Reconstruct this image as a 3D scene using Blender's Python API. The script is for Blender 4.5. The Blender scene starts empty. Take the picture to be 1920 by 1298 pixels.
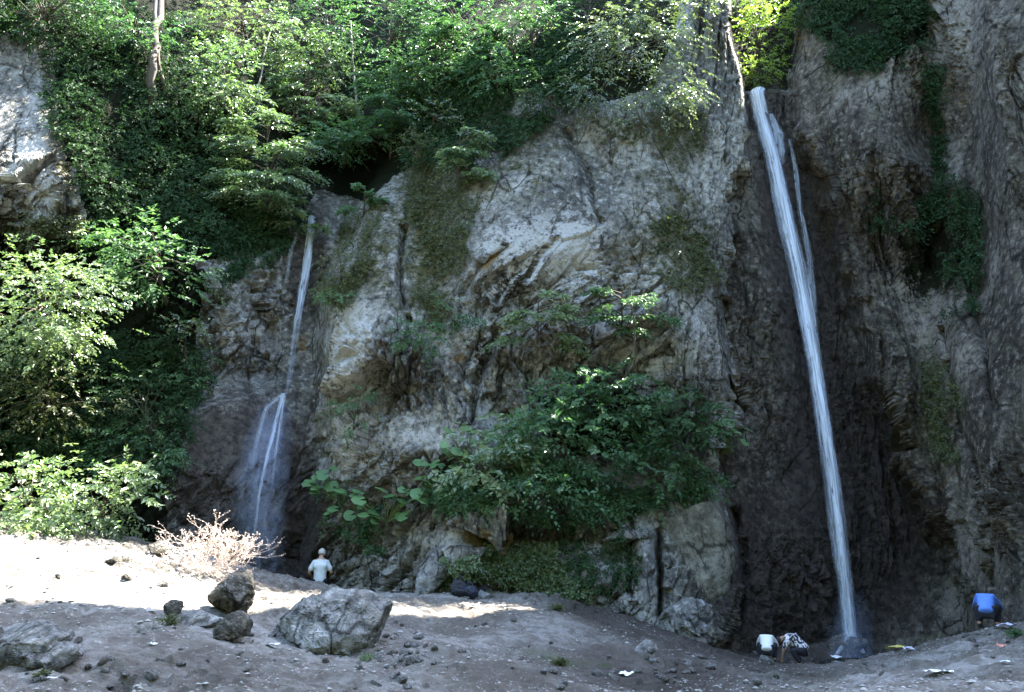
import bpy, math, random
import numpy as np
from mathutils import Vector, Matrix

# ------------------------------------------------------------------ camera, sky, sun, exposure
SC = bpy.context.scene
COL = SC.collection
PITCH = math.radians(14.0)
CAMZ = 1.7
FPX = 1920 * 28.0 / 36.0
cam_d = bpy.data.cameras.new('camera'); cam_d.lens = 28.0; cam_d.sensor_width = 36.0
cam_d.clip_end = 2000; cam_d.clip_start = 0.1
cam = bpy.data.objects.new('camera', cam_d); COL.objects.link(cam)
cam.location = (0, 0, CAMZ); cam.rotation_euler = (math.pi / 2 + PITCH, 0, 0)
SC.camera = cam

TO_SUN = Vector((0.42, 0.28, 0.863)).normalized()
SUN_EL = math.asin(TO_SUN.z); SUN_AZ = math.atan2(TO_SUN.x, TO_SUN.y)
world = bpy.data.worlds.new('World'); SC.world = world; world.use_nodes = True
wn = world.node_tree.nodes; wl = world.node_tree.links
bg = wn['Background']; sky = wn.new('ShaderNodeTexSky'); sky.sky_type = 'NISHITA'
sky.sun_disc = False; sky.dust_density = 1.0; sky.ozone_density = 1.6; sky.sun_elevation = SUN_EL; sky.sun_rotation = SUN_AZ
wl.new(sky.outputs[0], bg.inputs[0]); bg.inputs[1].default_value = 0.15
sun_d = bpy.data.lights.new('sun', 'SUN'); sun_d.energy = 4.8; sun_d.angle = math.radians(0.5)
sun_d.color = (1.0, 0.95, 0.87)
sun = bpy.data.objects.new('sun', sun_d); COL.objects.link(sun)
sun.rotation_euler = (-TO_SUN).to_track_quat('-Z', 'Y').to_euler(); sun.location = (20, 10, 40)
SC.view_settings.view_transform = 'Standard'; SC.view_settings.look = 'None'
SC.view_settings.gamma = 1.0; SC.view_settings.exposure = 3.55
SC.render.engine = 'CYCLES'
SC.cycles.max_bounces = 6; SC.cycles.diffuse_bounces = 3; SC.cycles.transparent_max_bounces = 12
SC.cycles.caustics_reflective = False; SC.cycles.caustics_refractive = False

rng = np.random.default_rng(7)
random.seed(7)

# ------------------------------------------------------------------ geometry helpers
CT, ST = math.cos(PITCH), math.sin(PITCH)
def unp(px, py, Y):
    """pixel of the 1920 px photograph + forward distance -> world point"""
    px = np.asarray(px, float); py = np.asarray(py, float); Y = np.asarray(Y, float)
    u = (px - 960) / FPX; v = (649 - py) / FPX
    t = Y / (CT - v * ST)
    return np.stack(np.broadcast_arrays(u * t, Y, CAMZ + t * (ST + v * CT)), -1)
def mpp(px, py, Y):
    v = (649 - py) / FPX
    return float(Y / (CT - v * ST) / FPX)

def _h(ix, iy, iz, s):
    x = ix.astype(np.uint32) * np.uint32(374761393) + iy.astype(np.uint32) * np.uint32(668265263) + iz.astype(np.uint32) * np.uint32(2246822519) + np.uint32((s * 1274126177) & 0xffffffff)
    x ^= x >> np.uint32(13); x *= np.uint32(1274126177); x ^= x >> np.uint32(16); x *= np.uint32(2246822519); x ^= x >> np.uint32(15)
    return x.astype(np.float32) * np.float32(1 / 4294967295.0)
def noise(p, seed=0):
    """value noise in -1..1, p (...,3)"""
    p = np.asarray(p, np.float32)
    f = np.floor(p); d = p - f; d = d * d * (3 - 2 * d)
    i = f.astype(np.int32); out = 0
    for a in (0, 1):
        wa = d[..., 0] if a else 1 - d[..., 0]
        for b in (0, 1):
            wb = wa * (d[..., 1] if b else 1 - d[..., 1])
            for c in (0, 1):
                wc = d[..., 2] if c else 1 - d[..., 2]
                out = out + wb * wc * _h(i[..., 0] + a, i[..., 1] + b, i[..., 2] + c, seed)
    return out * 2 - 1
def fbm(p, oct=4, seed=0, lac=2.1, gain=0.5, ridged=False):
    s = 0; a = 1.0; n = 0
    for o in range(oct):
        v = noise(p, seed + o * 17)
        if ridged: v = 1 - 2 * np.abs(v)
        s = s + a * v; n += a; a *= gain; p = p * lac + 13.7
    return s / n
def facets(p, seed=0, tilt=0.6):
    """voronoi cells with tilted faces -> (height, crack closeness)"""
    p = np.asarray(p, np.float32); f = np.floor(p).astype(np.int32); fr = p - f
    d1 = np.full(p.shape[:-1], 9.0, np.float32); d2 = d1.copy(); h = np.zeros_like(d1)
    for a in (-1, 0, 1):
        for b in (-1, 0, 1):
            for c in (-1, 0, 1):
                ix, iy, iz = f[..., 0] + a, f[..., 1] + b, f[..., 2] + c
                r0 = _h(ix, iy, iz, seed); r1 = r0 * 91.7 % 1; r2 = r0 * 457.3 % 1
                q0 = fr[..., 0] - a - r0; q1 = fr[..., 1] - b - r1; q2 = fr[..., 2] - c - r2
                d = q0 * q0 + q1 * q1 + q2 * q2
                hh = (r0 * 7.31 % 1) - 0.5 + tilt * ((r1 * 5.7 % 1 - 0.5) * 2 * q0 + (r2 * 9.1 % 1 - 0.5) * 2 * q2)
                near = d < d1
                d2 = np.where(near, d1, np.minimum(d2, d)); h = np.where(near, hh, h); d1 = np.where(near, d, d1)
    return h, np.sqrt(d2) - np.sqrt(d1)
def sst(x, a, b):
    t = np.clip((x - a) / (b - a), 0, 1); return t * t * (3 - 2 * t)
def tps(pts, smooth=0.02):
    """thin plate spline through (u, v, value)"""
    P = np.array(pts, float); xy = P[:, :2] / 100.0; n = len(P)
    def k(r2): return 0.5 * r2 * np.log(np.maximum(r2, 1e-9))
    A = np.zeros((n + 3, n + 3)); A[:n, :n] = k(((xy[:, None] - xy[None]) ** 2).sum(-1)) + np.eye(n) * smooth
    A[:n, n] = 1; A[:n, n + 1:] = xy; A[n, :n] = 1; A[n + 1:, :n] = xy.T
    w = np.linalg.solve(A, np.r_[P[:, 2], 0, 0, 0])
    def ev(u, v):
        if np.ndim(u) == 2 and np.size(u) > 400000:      # evaluate every 4th column and row, then interpolate
            jj = np.unique(np.r_[np.arange(0, u.shape[1], 4), u.shape[1] - 1]); ii = np.unique(np.r_[np.arange(0, u.shape[0], 4), u.shape[0] - 1])
            C = ev(u[np.ix_(ii, jj)], v[np.ix_(ii, jj)])
            R = np.stack([np.interp(np.arange(u.shape[1]), jj, c) for c in C]); a = np.arange(u.shape[0]); k0 = np.clip(np.searchsorted(ii, a, 'right') - 1, 0, len(ii) - 2)
            t = ((a - ii[k0]) / (ii[k0 + 1] - ii[k0]))[:, None]; return R[k0] * (1 - t) + R[k0 + 1] * t
        u = np.asarray(u, float) / 100; v = np.asarray(v, float) / 100
        s = w[n] + w[n + 1] * u + w[n + 2] * v
        for i in range(n): s = s + w[i] * k((u - xy[i, 0]) ** 2 + (v - xy[i, 1]) ** 2)
        return s
    return ev
def polydist(PX, PY, pl):
    d = np.full(PX.shape, 1e9)
    for (x0, y0), (x1, y1) in zip(pl[:-1], pl[1:]):
        dx, dy = x1 - x0, y1 - y0
        t = np.clip(((PX - x0) * dx + (PY - y0) * dy) / (dx * dx + dy * dy), 0, 1)
        d = np.minimum(d, np.hypot(PX - x0 - t * dx, PY - y0 - t * dy))
    return d
def inpoly(PX, PY, poly):
    c = np.zeros(np.shape(PX), bool); n = len(poly)
    for i in range(n):
        x0, y0 = poly[i]; x1, y1 = poly[(i + 1) % n]
        if y0 == y1: continue
        c ^= ((y0 > PY) != (y1 > PY)) & (PX < (x1 - x0) * (PY - y0) / (y1 - y0) + x0)
    return c
def blob(PX, PY, cx, cy, rx, ry, ang=0):
    a = math.radians(ang); dx, dy = PX - cx, PY - cy
    u = dx * math.cos(a) + dy * math.sin(a); v = -dx * math.sin(a) + dy * math.cos(a)
    return np.exp(-((u / rx) ** 2 + (v / ry) ** 2))

def mesh_np(name, V, F, smooth=False, attrs=None):
    """V (n,3), F (m,k) all faces of one size"""
    V = np.ascontiguousarray(V, np.float32); F = np.ascontiguousarray(F, np.int32)
    me = bpy.data.meshes.new(name); m, k = F.shape
    me.vertices.add(len(V)); me.vertices.foreach_set('co', V.ravel())
    me.loops.add(m * k); me.loops.foreach_set('vertex_index', F.ravel())
    me.polygons.add(m); me.polygons.foreach_set('loop_start', np.arange(0, m * k, k, dtype=np.int32))
    me.polygons.foreach_set('loop_total', np.full(m, k, np.int32))
    me.polygons.foreach_set('use_smooth', np.full(m, smooth, bool))
    for an, arr in (attrs or {}).items():
        at = me.attributes.new(an, 'FLOAT', 'POINT'); at.data.foreach_set('value', np.ascontiguousarray(arr, np.float32).ravel())
    me.update(calc_edges=True)
    return me
def obj(name, me, mat=None, parent=None):
    o = bpy.data.objects.new(name, me); COL.objects.link(o)
    if mat and not me.materials: me.materials.append(mat)
    if parent: o.parent = parent
    return o
def tag(o, label=None, cat=None, group=None, kind=None):
    if label: o['label'] = label
    if cat: o['category'] = cat
    if group: o['group'] = group
    if kind: o['kind'] = kind
    return o
def empty(name, loc, rz=0):
    o = bpy.data.objects.new(name, None); COL.objects.link(o); o.location = loc; o.rotation_euler = (0, 0, rz)
    o.empty_display_size = 0.2
    return o
class Tubes:
    """collects tapered tubes into one quad mesh"""
    def __init__(s, sides=5): s.V = []; s.F = []; s.n = 0; s.k = sides
    def add(s, pts, radii):
        pts = np.asarray(pts, float); m = len(pts); k = s.k
        T = np.gradient(pts, axis=0); T /= np.linalg.norm(T, axis=1, keepdims=True) + 1e-9
        ref = np.array([0.31, 0.91, 0.27]) if abs(T[0, 2]) > 0.8 else np.array([0.1, 0.05, 1.0])
        A = np.cross(T, ref); A /= np.linalg.norm(A, axis=1, keepdims=True) + 1e-9; B = np.cross(T, A)
        th = np.arange(k) * 2 * math.pi / k
        r = np.broadcast_to(np.asarray(radii, float), (m,))[:, None, None]
        ring = pts[:, None] + r * (A[:, None] * np.cos(th)[None, :, None] + B[:, None] * np.sin(th)[None, :, None])
        s.V.append(ring.reshape(-1, 3))
        i = np.arange(m - 1)[:, None] * k; j = np.arange(k)[None]; j2 = (j + 1) % k
        s.F.append(np.stack([i + j, i + j2, i + k + j2, i + k + j], -1).reshape(-1, 4) + s.n); s.n += m * k
    def mesh(s, name): return mesh_np(name, np.concatenate(s.V), np.concatenate(s.F), True)
def curve3(a, b, c, n=6):
    t = np.linspace(0, 1, n)[:, None]
    return (1 - t) ** 2 * np.asarray(a) + 2 * t * (1 - t) * np.asarray(b) + t * t * np.asarray(c)

# ------------------------------------------------------------------ materials
def newmat(name):
    m = bpy.data.materials.new(name); m.use_nodes = True
    nt = m.node_tree; return m, nt, nt.nodes['Principled BSDF']
def N(nt, t, **kw):
    n = nt.nodes.new(t)
    for k, v in kw.items(): setattr(n, k, v)
    return n
def ramp(nt, fac, stops):
    r = N(nt, 'ShaderNodeValToRGB'); e = r.color_ramp.elements
    while len(e) < len(stops): e.new(0.5)
    for q, (p, c) in zip(e, stops): q.position = p; q.color = (*c, 1) if len(c) == 3 else c
    nt.links.new(fac, r.inputs[0]); return r.outputs[0]
def mixc(nt, fac, a, b, mode='MIX'):
    m = N(nt, 'ShaderNodeMix', data_type='RGBA', blend_type=mode)
    for i, v in ((0, fac), (6, a), (7, b)):
        if hasattr(v, 'is_linked') or hasattr(v, 'links'): nt.links.new(v, m.inputs[i])
        else: m.inputs[i].default_value = v if i == 0 else (*v, 1)
    return m.outputs[2]
def math_(nt, op, a, b=0.0, clamp=False):
    m = N(nt, 'ShaderNodeMath', operation=op, use_clamp=clamp)
    for i, v in ((0, a), (1, b)):
        if hasattr(v, 'links'): nt.links.new(v, m.inputs[i])
        else: m.inputs[i].default_value = v
    return m.outputs[0]
def tnoise(nt, scale, detail=5, rough=0.55, sc=(1, 1, 1), dist=0.0):
    tc = N(nt, 'ShaderNodeTexCoord'); mp = N(nt, 'ShaderNodeMapping'); mp.inputs['Scale'].default_value = sc
    nt.links.new(tc.outputs['Object'], mp.inputs[0])
    n = N(nt, 'ShaderNodeTexNoise'); n.inputs['Scale'].default_value = scale; n.inputs['Detail'].default_value = detail
    n.inputs['Roughness'].default_value = rough; n.inputs['Distortion'].default_value = dist
    nt.links.new(mp.outputs[0], n.inputs['Vector']); return n.outputs[0]
def attr(nt, name):
    a = N(nt, 'ShaderNodeAttribute', attribute_name=name); return a.outputs['Fac']
def bump(nt, bsdf, h, strength, dist):
    b = N(nt, 'ShaderNodeBump'); b.inputs['Strength'].default_value = strength; b.inputs['Distance'].default_value = dist
    nt.links.new(h, b.inputs['Height']); nt.links.new(b.outputs[0], bsdf.inputs['Normal'])

def rock_material(name, c0, c1, c2, cliff=True):
    m, nt, b = newmat(name); L = nt.links
    big = tnoise(nt, 0.35, 6, 0.6, dist=0.6); fine = tnoise(nt, 5.0, 8, 0.68); streak = tnoise(nt, 1.6, 6, 0.6, (1, 1, 0.16), 0.4)
    col = ramp(nt, big, [(0.36, c0), (0.50, c1), (0.62, c2)])
    col = mixc(nt, ramp(nt, streak, [(0.40, (0, 0, 0)), (0.70, (0.68, 0.68, 0.68))]), col, tuple(x * 0.55 for x in c0))
    col = mixc(nt, ramp(nt, fine, [(0.37, (0.85,) * 3), (0.485, (0, 0, 0))]), col, tuple(x * 0.45 for x in c0))
    col = mixc(nt, ramp(nt, fine, [(0.53, (0, 0, 0)), (0.64, (0.6,) * 3)]), col, tuple(min(0.8, x * 1.35) for x in c2))
    for vs, vw, va in ((1.15, 0.020, 0.85), (3.6, 0.030, 0.6)):      # joints along the bedding: dirt, and painted contrast that bump shading lacks
        tc = N(nt, 'ShaderNodeTexCoord'); mp = N(nt, 'ShaderNodeMapping'); mp.inputs['Rotation'].default_value = (0, math.radians(28 if 'dark' not in name else 4), 0); mp.inputs['Scale'].default_value = (1, 0.5, 0.42)
        L.new(tc.outputs['Object'], mp.inputs[0]); dn = N(nt, 'ShaderNodeTexNoise'); dn.inputs['Scale'].default_value = vs * 1.3; dn.inputs['Detail'].default_value = 5; L.new(mp.outputs[0], dn.inputs['Vector'])
        av = N(nt, 'ShaderNodeVectorMath', operation='MULTIPLY_ADD'); L.new(dn.outputs['Color'], av.inputs[0]); av.inputs[1].default_value = (0.5 / vs,) * 3; L.new(mp.outputs[0], av.inputs[2])
        vo = N(nt, 'ShaderNodeTexVoronoi', feature='DISTANCE_TO_EDGE'); vo.inputs['Scale'].default_value = vs; L.new(av.outputs[0], vo.inputs['Vector'])
        line = ramp(nt, vo.outputs['Distance'], [(vw * .4, (1, 1, 1)), (vw * 1.6, (0, 0, 0))]); gate = ramp(nt, tnoise(nt, vs * .8, 3, .5), [(0.44, (0, 0, 0)), (0.56, (va,) * 3)])
        col = mixc(nt, math_(nt, 'MULTIPLY', line, gate), col, tuple(x * 0.25 for x in c0))
    lich = tnoise(nt, 2.2, 6, 0.7)
    col = mixc(nt, ramp(nt, lich, [(0.54, (0, 0, 0)), (0.66, (0.4,) * 3)]), col, (0.22, 0.205, 0.13))
    rough = None
    if cliff:
        patch = math_(nt, 'ADD', math_(nt, 'MULTIPLY', tnoise(nt, 2.0, 9, 0.7), 0.6), math_(nt, 'MULTIPLY', tnoise(nt, 9.0, 6, 0.7), 0.4))
        def msk(a, lo=0.42, hi=0.62):
            s = math_(nt, 'ADD', attr(nt, a), math_(nt, 'MULTIPLY', math_(nt, 'SUBTRACT', patch, 0.5), 2.6))
            return ramp(nt, s, [(lo, (0, 0, 0)), (hi, (1, 1, 1))])
        col = mixc(nt, msk('pale'), col, mixc(nt, fine, (0.34, 0.333, 0.305), (0.64, 0.63, 0.59)))
        col = mixc(nt, msk('ochre'), col, mixc(nt, fine, (0.13, 0.075, 0.022), (0.30, 0.20, 0.075)))
        col = mixc(nt, msk('moss', 0.46, 0.85), col, mixc(nt, ramp(nt, fine, [(0.38, (0, 0, 0)), (0.62, (1, 1, 1))]), (0.020, 0.026, 0.008), (0.13, 0.115, 0.05)))
        col = mixc(nt, msk('soil_shade'), col, mixc(nt, fine, (0.004, 0.006, 0.003), (0.022, 0.026, 0.012)))  # soil painted near black, standing in for shade in gaps between plants
        w = msk('wet', 0.30, 0.75)
        wc = mixc(nt, ramp(nt, fine, [(0.36, (0, 0, 0)), (0.66, (1, 1, 1))]), (0.009, 0.007, 0.006), (0.085, 0.068, 0.052))
        col = mixc(nt, math_(nt, 'MULTIPLY', w, 0.92), col, wc)
        rough = math_(nt, 'SUBTRACT', 0.9, math_(nt, 'MULTIPLY', w, 0.32)); L.new(rough, b.inputs['Roughness']); SPW = math_(nt, 'ADD', 0.06, math_(nt, 'MULTIPLY', w, 0.22))
    else:
        b.inputs['Roughness'].default_value = 0.85
    L.new(col, b.inputs['Base Color'])
    b.inputs['Specular IOR Level'].default_value = 0.08
    if cliff: L.new(SPW, b.inputs['Specular IOR Level'])
    hb = math_(nt, 'ADD', tnoise(nt, 7.0, 9, 0.72), math_(nt, 'MULTIPLY', tnoise(nt, 28.0, 4, 0.6), 0.3))
    bump(nt, b, hb, 0.95, 0.16)
    return m
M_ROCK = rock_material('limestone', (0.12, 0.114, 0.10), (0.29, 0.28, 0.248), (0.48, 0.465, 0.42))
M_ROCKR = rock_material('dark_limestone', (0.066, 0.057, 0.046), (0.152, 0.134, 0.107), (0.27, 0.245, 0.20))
M_BOULDER = rock_material('boulder_stone', (0.20, 0.195, 0.18), (0.36, 0.35, 0.33), (0.55, 0.54, 0.51), False)
M_BROWNROCK = rock_material('brown_boulder_stone', (0.11, 0.099, 0.082), (0.22, 0.202, 0.17), (0.36, 0.34, 0.30), False)

def ground_material():
    m, nt, b = newmat('gravel_soil'); L = nt.links
    a = tnoise(nt, 0.5, 5, 0.6, dist=0.5); f = tnoise(nt, 14, 8, 0.72); g = tnoise(nt, 55, 3, 0.6); q = tnoise(nt, 3.5, 6, 0.6)
    col = ramp(nt, a, [(0.36, (0.115, 0.102, 0.085)), (0.5, (0.195, 0.180, 0.158)), (0.64, (0.29, 0.275, 0.25))])
    col = mixc(nt, ramp(nt, q, [(0.42, (0.7,) * 3), (0.56, (0, 0, 0))]), col, (0.115, 0.098, 0.082))
    col = mixc(nt, ramp(nt, f, [(0.58, (0, 0, 0)), (0.68, (0.75,) * 3)]), col, (0.46, 0.45, 0.43))
    col = mixc(nt, ramp(nt, f, [(0.32, (0.8,) * 3), (0.42, (0, 0, 0))]), col, (0.075, 0.062, 0.052))
    w = attr(nt, 'wet'); col = mixc(nt, math_(nt, 'MULTIPLY', w, 0.78), col, (0.040, 0.033, 0.027))
    gr = ramp(nt, math_(nt, 'ADD', attr(nt, 'grass'), math_(nt, 'SUBTRACT', q, 0.5)), [(0.42, (0, 0, 0)), (0.6, (0.7,) * 3)])
    col = mixc(nt, gr, col, (0.055, 0.065, 0.03))
    L.new(col, b.inputs['Base Color']); L.new(math_(nt, 'SUBTRACT', 0.92, math_(nt, 'MULTIPLY', w, 0.4)), b.inputs['Roughness'])
    b.inputs['Specular IOR Level'].default_value = 0.08
    bump(nt, b, math_(nt, 'ADD', f, math_(nt, 'MULTIPLY', g, 0.35)), 0.9, 0.06)
    return m
M_GROUND = ground_material()

def leaf_material(name, dark, light, trans, tfac=0.32, rough=0.42, spec=0.3):
    m, nt, b = newmat(name); L = nt.links
    t = attr(nt, 'tint'); col = ramp(nt, t, [(0.0, dark), (0.6, tuple((a + c) / 2 for a, c in zip(dark, light))), (1.0, light)])
    L.new(col, b.inputs['Base Color']); b.inputs['Roughness'].default_value = rough; b.inputs['Specular IOR Level'].default_value = spec
    tr = N(nt, 'ShaderNodeBsdfTranslucent'); L.new(mixc(nt, 1.0, col, trans, 'MULTIPLY'), tr.inputs[0])
    mx = N(nt, 'ShaderNodeMixShader'); mx.inputs[0].default_value = tfac
    L.new(b.outputs[0], mx.inputs[1]); L.new(tr.outputs[0], mx.inputs[2]); L.new(mx.outputs[0], nt.nodes['Material Output'].inputs[0])
    return m
TR = (1.5, 1.8, 0.9)
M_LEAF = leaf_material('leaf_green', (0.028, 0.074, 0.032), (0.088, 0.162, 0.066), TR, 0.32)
M_LEAFB = leaf_material('leaf_bright', (0.060, 0.110, 0.048), (0.175, 0.225, 0.105), TR, 0.34, 0.34, 0.75)  # lighter leaf colour, also standing in for sunlight on the lit plants
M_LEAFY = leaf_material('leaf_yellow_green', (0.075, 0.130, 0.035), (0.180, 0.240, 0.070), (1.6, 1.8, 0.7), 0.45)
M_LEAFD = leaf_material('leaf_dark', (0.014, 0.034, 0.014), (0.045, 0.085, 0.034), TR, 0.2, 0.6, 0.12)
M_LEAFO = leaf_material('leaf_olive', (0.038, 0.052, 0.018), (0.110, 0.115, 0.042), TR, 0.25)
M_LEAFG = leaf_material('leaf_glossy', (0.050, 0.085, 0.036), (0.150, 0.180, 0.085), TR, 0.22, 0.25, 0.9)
M_BIGLEAF = leaf_material('butterbur_leaf', (0.065, 0.145, 0.050), (0.115, 0.215, 0.075), TR, 0.3, 0.5, 0.4)
def plain(name, col, rough=0.7, var=0.25, scale=6, spec=0.4):
    m, nt, b = newmat(name); n = tnoise(nt, scale, 5, 0.6)
    nt.links.new(mixc(nt, n, tuple(c * (1 - var) for c in col), tuple(min(1, c * (1 + var)) for c in col)), b.inputs['Base Color'])
    b.inputs['Roughness'].default_value = rough; b.inputs['Specular IOR Level'].default_value = spec
    bump(nt, b, tnoise(nt, scale * 3, 5, 0.6), 0.4, 0.02); return m
M_BARK = plain('bark', (0.075, 0.060, 0.045), 0.9, 0.5, 5)
M_BARKP = plain('pale_bark', (0.19, 0.17, 0.13), 0.9, 0.35, 5)
M_TWIG = plain('dry_twig', (0.58, 0.48, 0.41), 0.85, 0.35, 7)
M_PETIOLE = plain('petiole', (0.12, 0.17, 0.06), 0.6, 0.2, 6)

def water_material(name, base, alpha, streak_sc, edge=0.18, lo=0.36, hi=0.62, tr=0.35):
    m, nt, b = newmat(name); L = nt.links
    uv = attr(nt, 'across'); al = attr(nt, 'along')
    cx = N(nt, 'ShaderNodeCombineXYZ'); L.new(math_(nt, 'MULTIPLY', uv, streak_sc), cx.inputs[0]); L.new(math_(nt, 'MULTIPLY', al, 0.5), cx.inputs[1])
    n = N(nt, 'ShaderNodeTexNoise'); n.inputs['Scale'].default_value = 1.0; n.inputs['Detail'].default_value = 5; n.inputs['Roughness'].default_value = 0.6
    L.new(cx.outputs[0], n.inputs['Vector'])
    st = ramp(nt, n.outputs[0], [(lo, (0.30,) * 3), (hi, (1, 1, 1))])
    c2 = N(nt, 'ShaderNodeCombineXYZ'); L.new(math_(nt, 'MULTIPLY', uv, streak_sc * .5), c2.inputs[0]); L.new(math_(nt, 'MULTIPLY', al, 1.6), c2.inputs[1]); c2.inputs[2].default_value = 4.0
    n2 = N(nt, 'ShaderNodeTexNoise'); n2.inputs['Scale'].default_value = 1.0; n2.inputs['Detail'].default_value = 6; n2.inputs['Roughness'].default_value = 0.65; L.new(c2.outputs[0], n2.inputs['Vector'])
    fray = ramp(nt, n2.outputs[0], [(0.3, (0.0,) * 3), (0.7, (1.5, 1.5, 1.5))])
    e1 = math_(nt, 'DIVIDE', math_(nt, 'MULTIPLY', math_(nt, 'MINIMUM', uv, math_(nt, 'SUBTRACT', 1.0, uv)), fray), edge * .6, True)
    a = math_(nt, 'MULTIPLY', math_(nt, 'MULTIPLY', st, e1), math_(nt, 'MULTIPLY', attr(nt, 'fade'), alpha), True)
    b.inputs['Base Color'].default_value = (*base, 1); b.inputs['Roughness'].default_value = 0.35
    trn = N(nt, 'ShaderNodeBsdfTranslucent'); trn.inputs[0].default_value = (*base, 1)
    mx = N(nt, 'ShaderNodeMixShader'); mx.inputs[0].default_value = tr; L.new(b.outputs[0], mx.inputs[1]); L.new(trn.outputs[0], mx.inputs[2])
    tp = N(nt, 'ShaderNodeBsdfTransparent'); m2 = N(nt, 'ShaderNodeMixShader'); L.new(a, m2.inputs[0]); L.new(tp.outputs[0], m2.inputs[1]); L.new(mx.outputs[0], m2.inputs[2])
    L.new(m2.outputs[0], nt.nodes['Material Output'].inputs[0]); return m
M_FALL = water_material('falling_water', (0.80, 0.87, 0.95), 1.15, 11.0)
M_MIST = water_material('water_mist', (0.55, 0.66, 0.95), 0.36, 9.0, 0.5, 0.30, 0.75)
M_THIN = water_material('thin_water', (0.78, 0.86, 0.96), 0.75, 6.0, 0.35)
M_VEIL = water_material('water_veil', (0.55, 0.65, 0.92), 0.24, 16.0, 0.35, 0.35, 0.70)

# ------------------------------------------------------------------ the cliff: one relief of the gorge wall, cut into its bodies
X0, X1, Y0, Y1 = -320, 2240, -280, 1345
NX, NY = 1000, 640
gx = np.linspace(X0, X1, NX); gy = np.linspace(Y0, Y1, NY)
PX, PY = np.meshgrid(gx, gy)
wob = np.stack([PX / 90, PY / 90, 0 * PX], -1)
WX = PX + 14 * fbm(wob, 3, 3); WY = PY + 14 * fbm(wob + 40, 3, 5)

YL = tps([(-320, 650, 16.5), (-320, -200, 18), (-320, 1200, 15.5), (0, 1000, 20), (0, 700, 20.6), (0, 450, 20.6), (0, 100, 21.3), (0, -250, 22.5), (110, 300, 21), (150, 500, 21.8),
    (200, 900, 21), (300, 100, 24), (300, 300, 23.4), (300, -250, 32), (300, 700, 22.4), (400, 550, 23.6), (400, 900, 22.4), (480, 1000, 23), (550, 1080, 23.8), (450, 400, 24.6),
    (560, 370, 26), (600, 290, 27.2), (600, 100, 29.5), (600, -250, 42), (565, 600, 25), (560, 700, 24.4), (430, 650, 23.9), (500, 780, 23.6), (520, 900, 23.4), (500, 1250, 22.6), (350, 1000, 21.8),
    (700, 200, 27.5), (700, 400, 26.5), (700, 700, 25), (700, 1000, 24), (100, 1200, 19)])(PX, PY)
YC = tps([(600, 600, 23.2), (620, 900, 22.6), (650, 1090, 21.9), (640, 1300, 21.3), (720, 400, 23.9), (800, 700, 21.9), (800, 900, 21.3), (800, 1100, 20.7), (800, 1300, 20.3), (1000, 1100, 20.6), (1000, 950, 20.7),
    (1000, 1320, 20.0), (1000, 600, 22.0), (1000, 400, 22.7), (1000, 200, 24.2), (900, 100, 26), (800, 0, 29.5), (700, 300, 25.8), (700, 150, 28), (1000, 0, 27.5), (1000, -250, 38), (1200, 300, 23.2),
    (1200, 100, 24), (1200, -250, 31), (1340, 100, 24.3), (1330, -100, 24.9), (1330, -280, 26), (1300, 600, 22.1), (1300, 850, 21.4), (1300, 1050, 20.6), (1300, 1200, 20), (1150, 1100, 20.2), (1400, 600, 22.5),
    (1400, 300, 23.6), (1420, 1000, 21.4), (500, 800, 24), (500, 300, 27), (500, -200, 38), (1250, 1330, 19.4)])(PX, PY)
YG = tps([(1390, 170, 25.5), (1450, 170, 25.9), (1500, 100, 26), (1350, 100, 25.6), (1430, 0, 26.6), (1430, -250, 28), (1450, 300, 25.4), (1450, 600, 24.2), (1450, 900, 23.2), (1500, 1200, 22.6), (1600, 1100, 22.9),
    (1560, 600, 24.7), (1520, 300, 25.6), (1700, 1150, 22.2), (1650, 900, 23.7), (1400, 600, 23.6), (1400, 1000, 22.0), (1380, 1200, 21.0), (1600, 1320, 22.2), (1800, 1200, 21), (1300, 600, 23.5), (1700, 600, 24), (1700, 300, 25)])(PX, PY)
YR = tps([(1490, 200, 24.8), (1520, 50, 25.1), (1490, -250, 26), (1600, 300, 23.1), (1600, 100, 23.6), (1700, 300, 22.2), (1700, -100, 23), (1760, 250, 22.4), (1780, 500, 21.8), (1850, 300, 20.6), (1920, 100, 18.8),
    (1920, 600, 17.9), (1920, 1000, 17.7), (2230, 600, 11.5), (2230, 0, 12.5), (2230, -270, 13.2), (2230, 1200, 11), (1700, 700, 22), (1800, 900, 19.9), (1850, 1100, 18.9), (1760, 1000, 20.8), (1620, 600, 23.2), (1920, 1300, 17.2),
    (1700, 1300, 21.5), (1920, -250, 19.8), (1600, 900, 23.4)])(PX, PY)
def edge(pl): pl = np.array(pl, float); return np.interp(WY, pl[:, 1], pl[:, 0])
eL = edge([(660, -300), (650, 200), (690, 330), (655, 440), (612, 540), (592, 640), (596, 760), (610, 860), (590, 960), (560, 1080), (540, 1350)])
eG = edge([(1362, -300), (1366, 40), (1388, 150), (1400, 230), (1402, 300), (1375, 420), (1362, 560), (1385, 700), (1350, 800), (1340, 900), (1375, 1000), (1390, 1100), (1340, 1200), (1320, 1350)])
eR = edge([(1500, -300), (1482, 60), (1468, 150), (1480, 230), (1540, 330), (1562, 460), (1592, 560), (1625, 700), (1690, 860), (1760, 1000), (1812, 1130), (1840, 1350)])
mL = sst(WX - eL, -16, 26); wG = np.where(PY < 200, 5.0, 5.0 + 17.0 * sst(PY, 200, 320)); mG = sst((WX - eG) / wG, -1, 0.8); mR = sst(WX - eR, -20, 30)
D = YL * (1 - mL) + YC * mL
D = D * (1 - mG) + YG * mG
D = D * (1 - mR) + YR * mR
# the creek valley behind the lip of the tall fall
notch = mG * (1 - mR) * sst(WY, 172, 160)
D = D + notch * (0.8 + np.clip(165 - PY, 0, 500) * 0.016)

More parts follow.
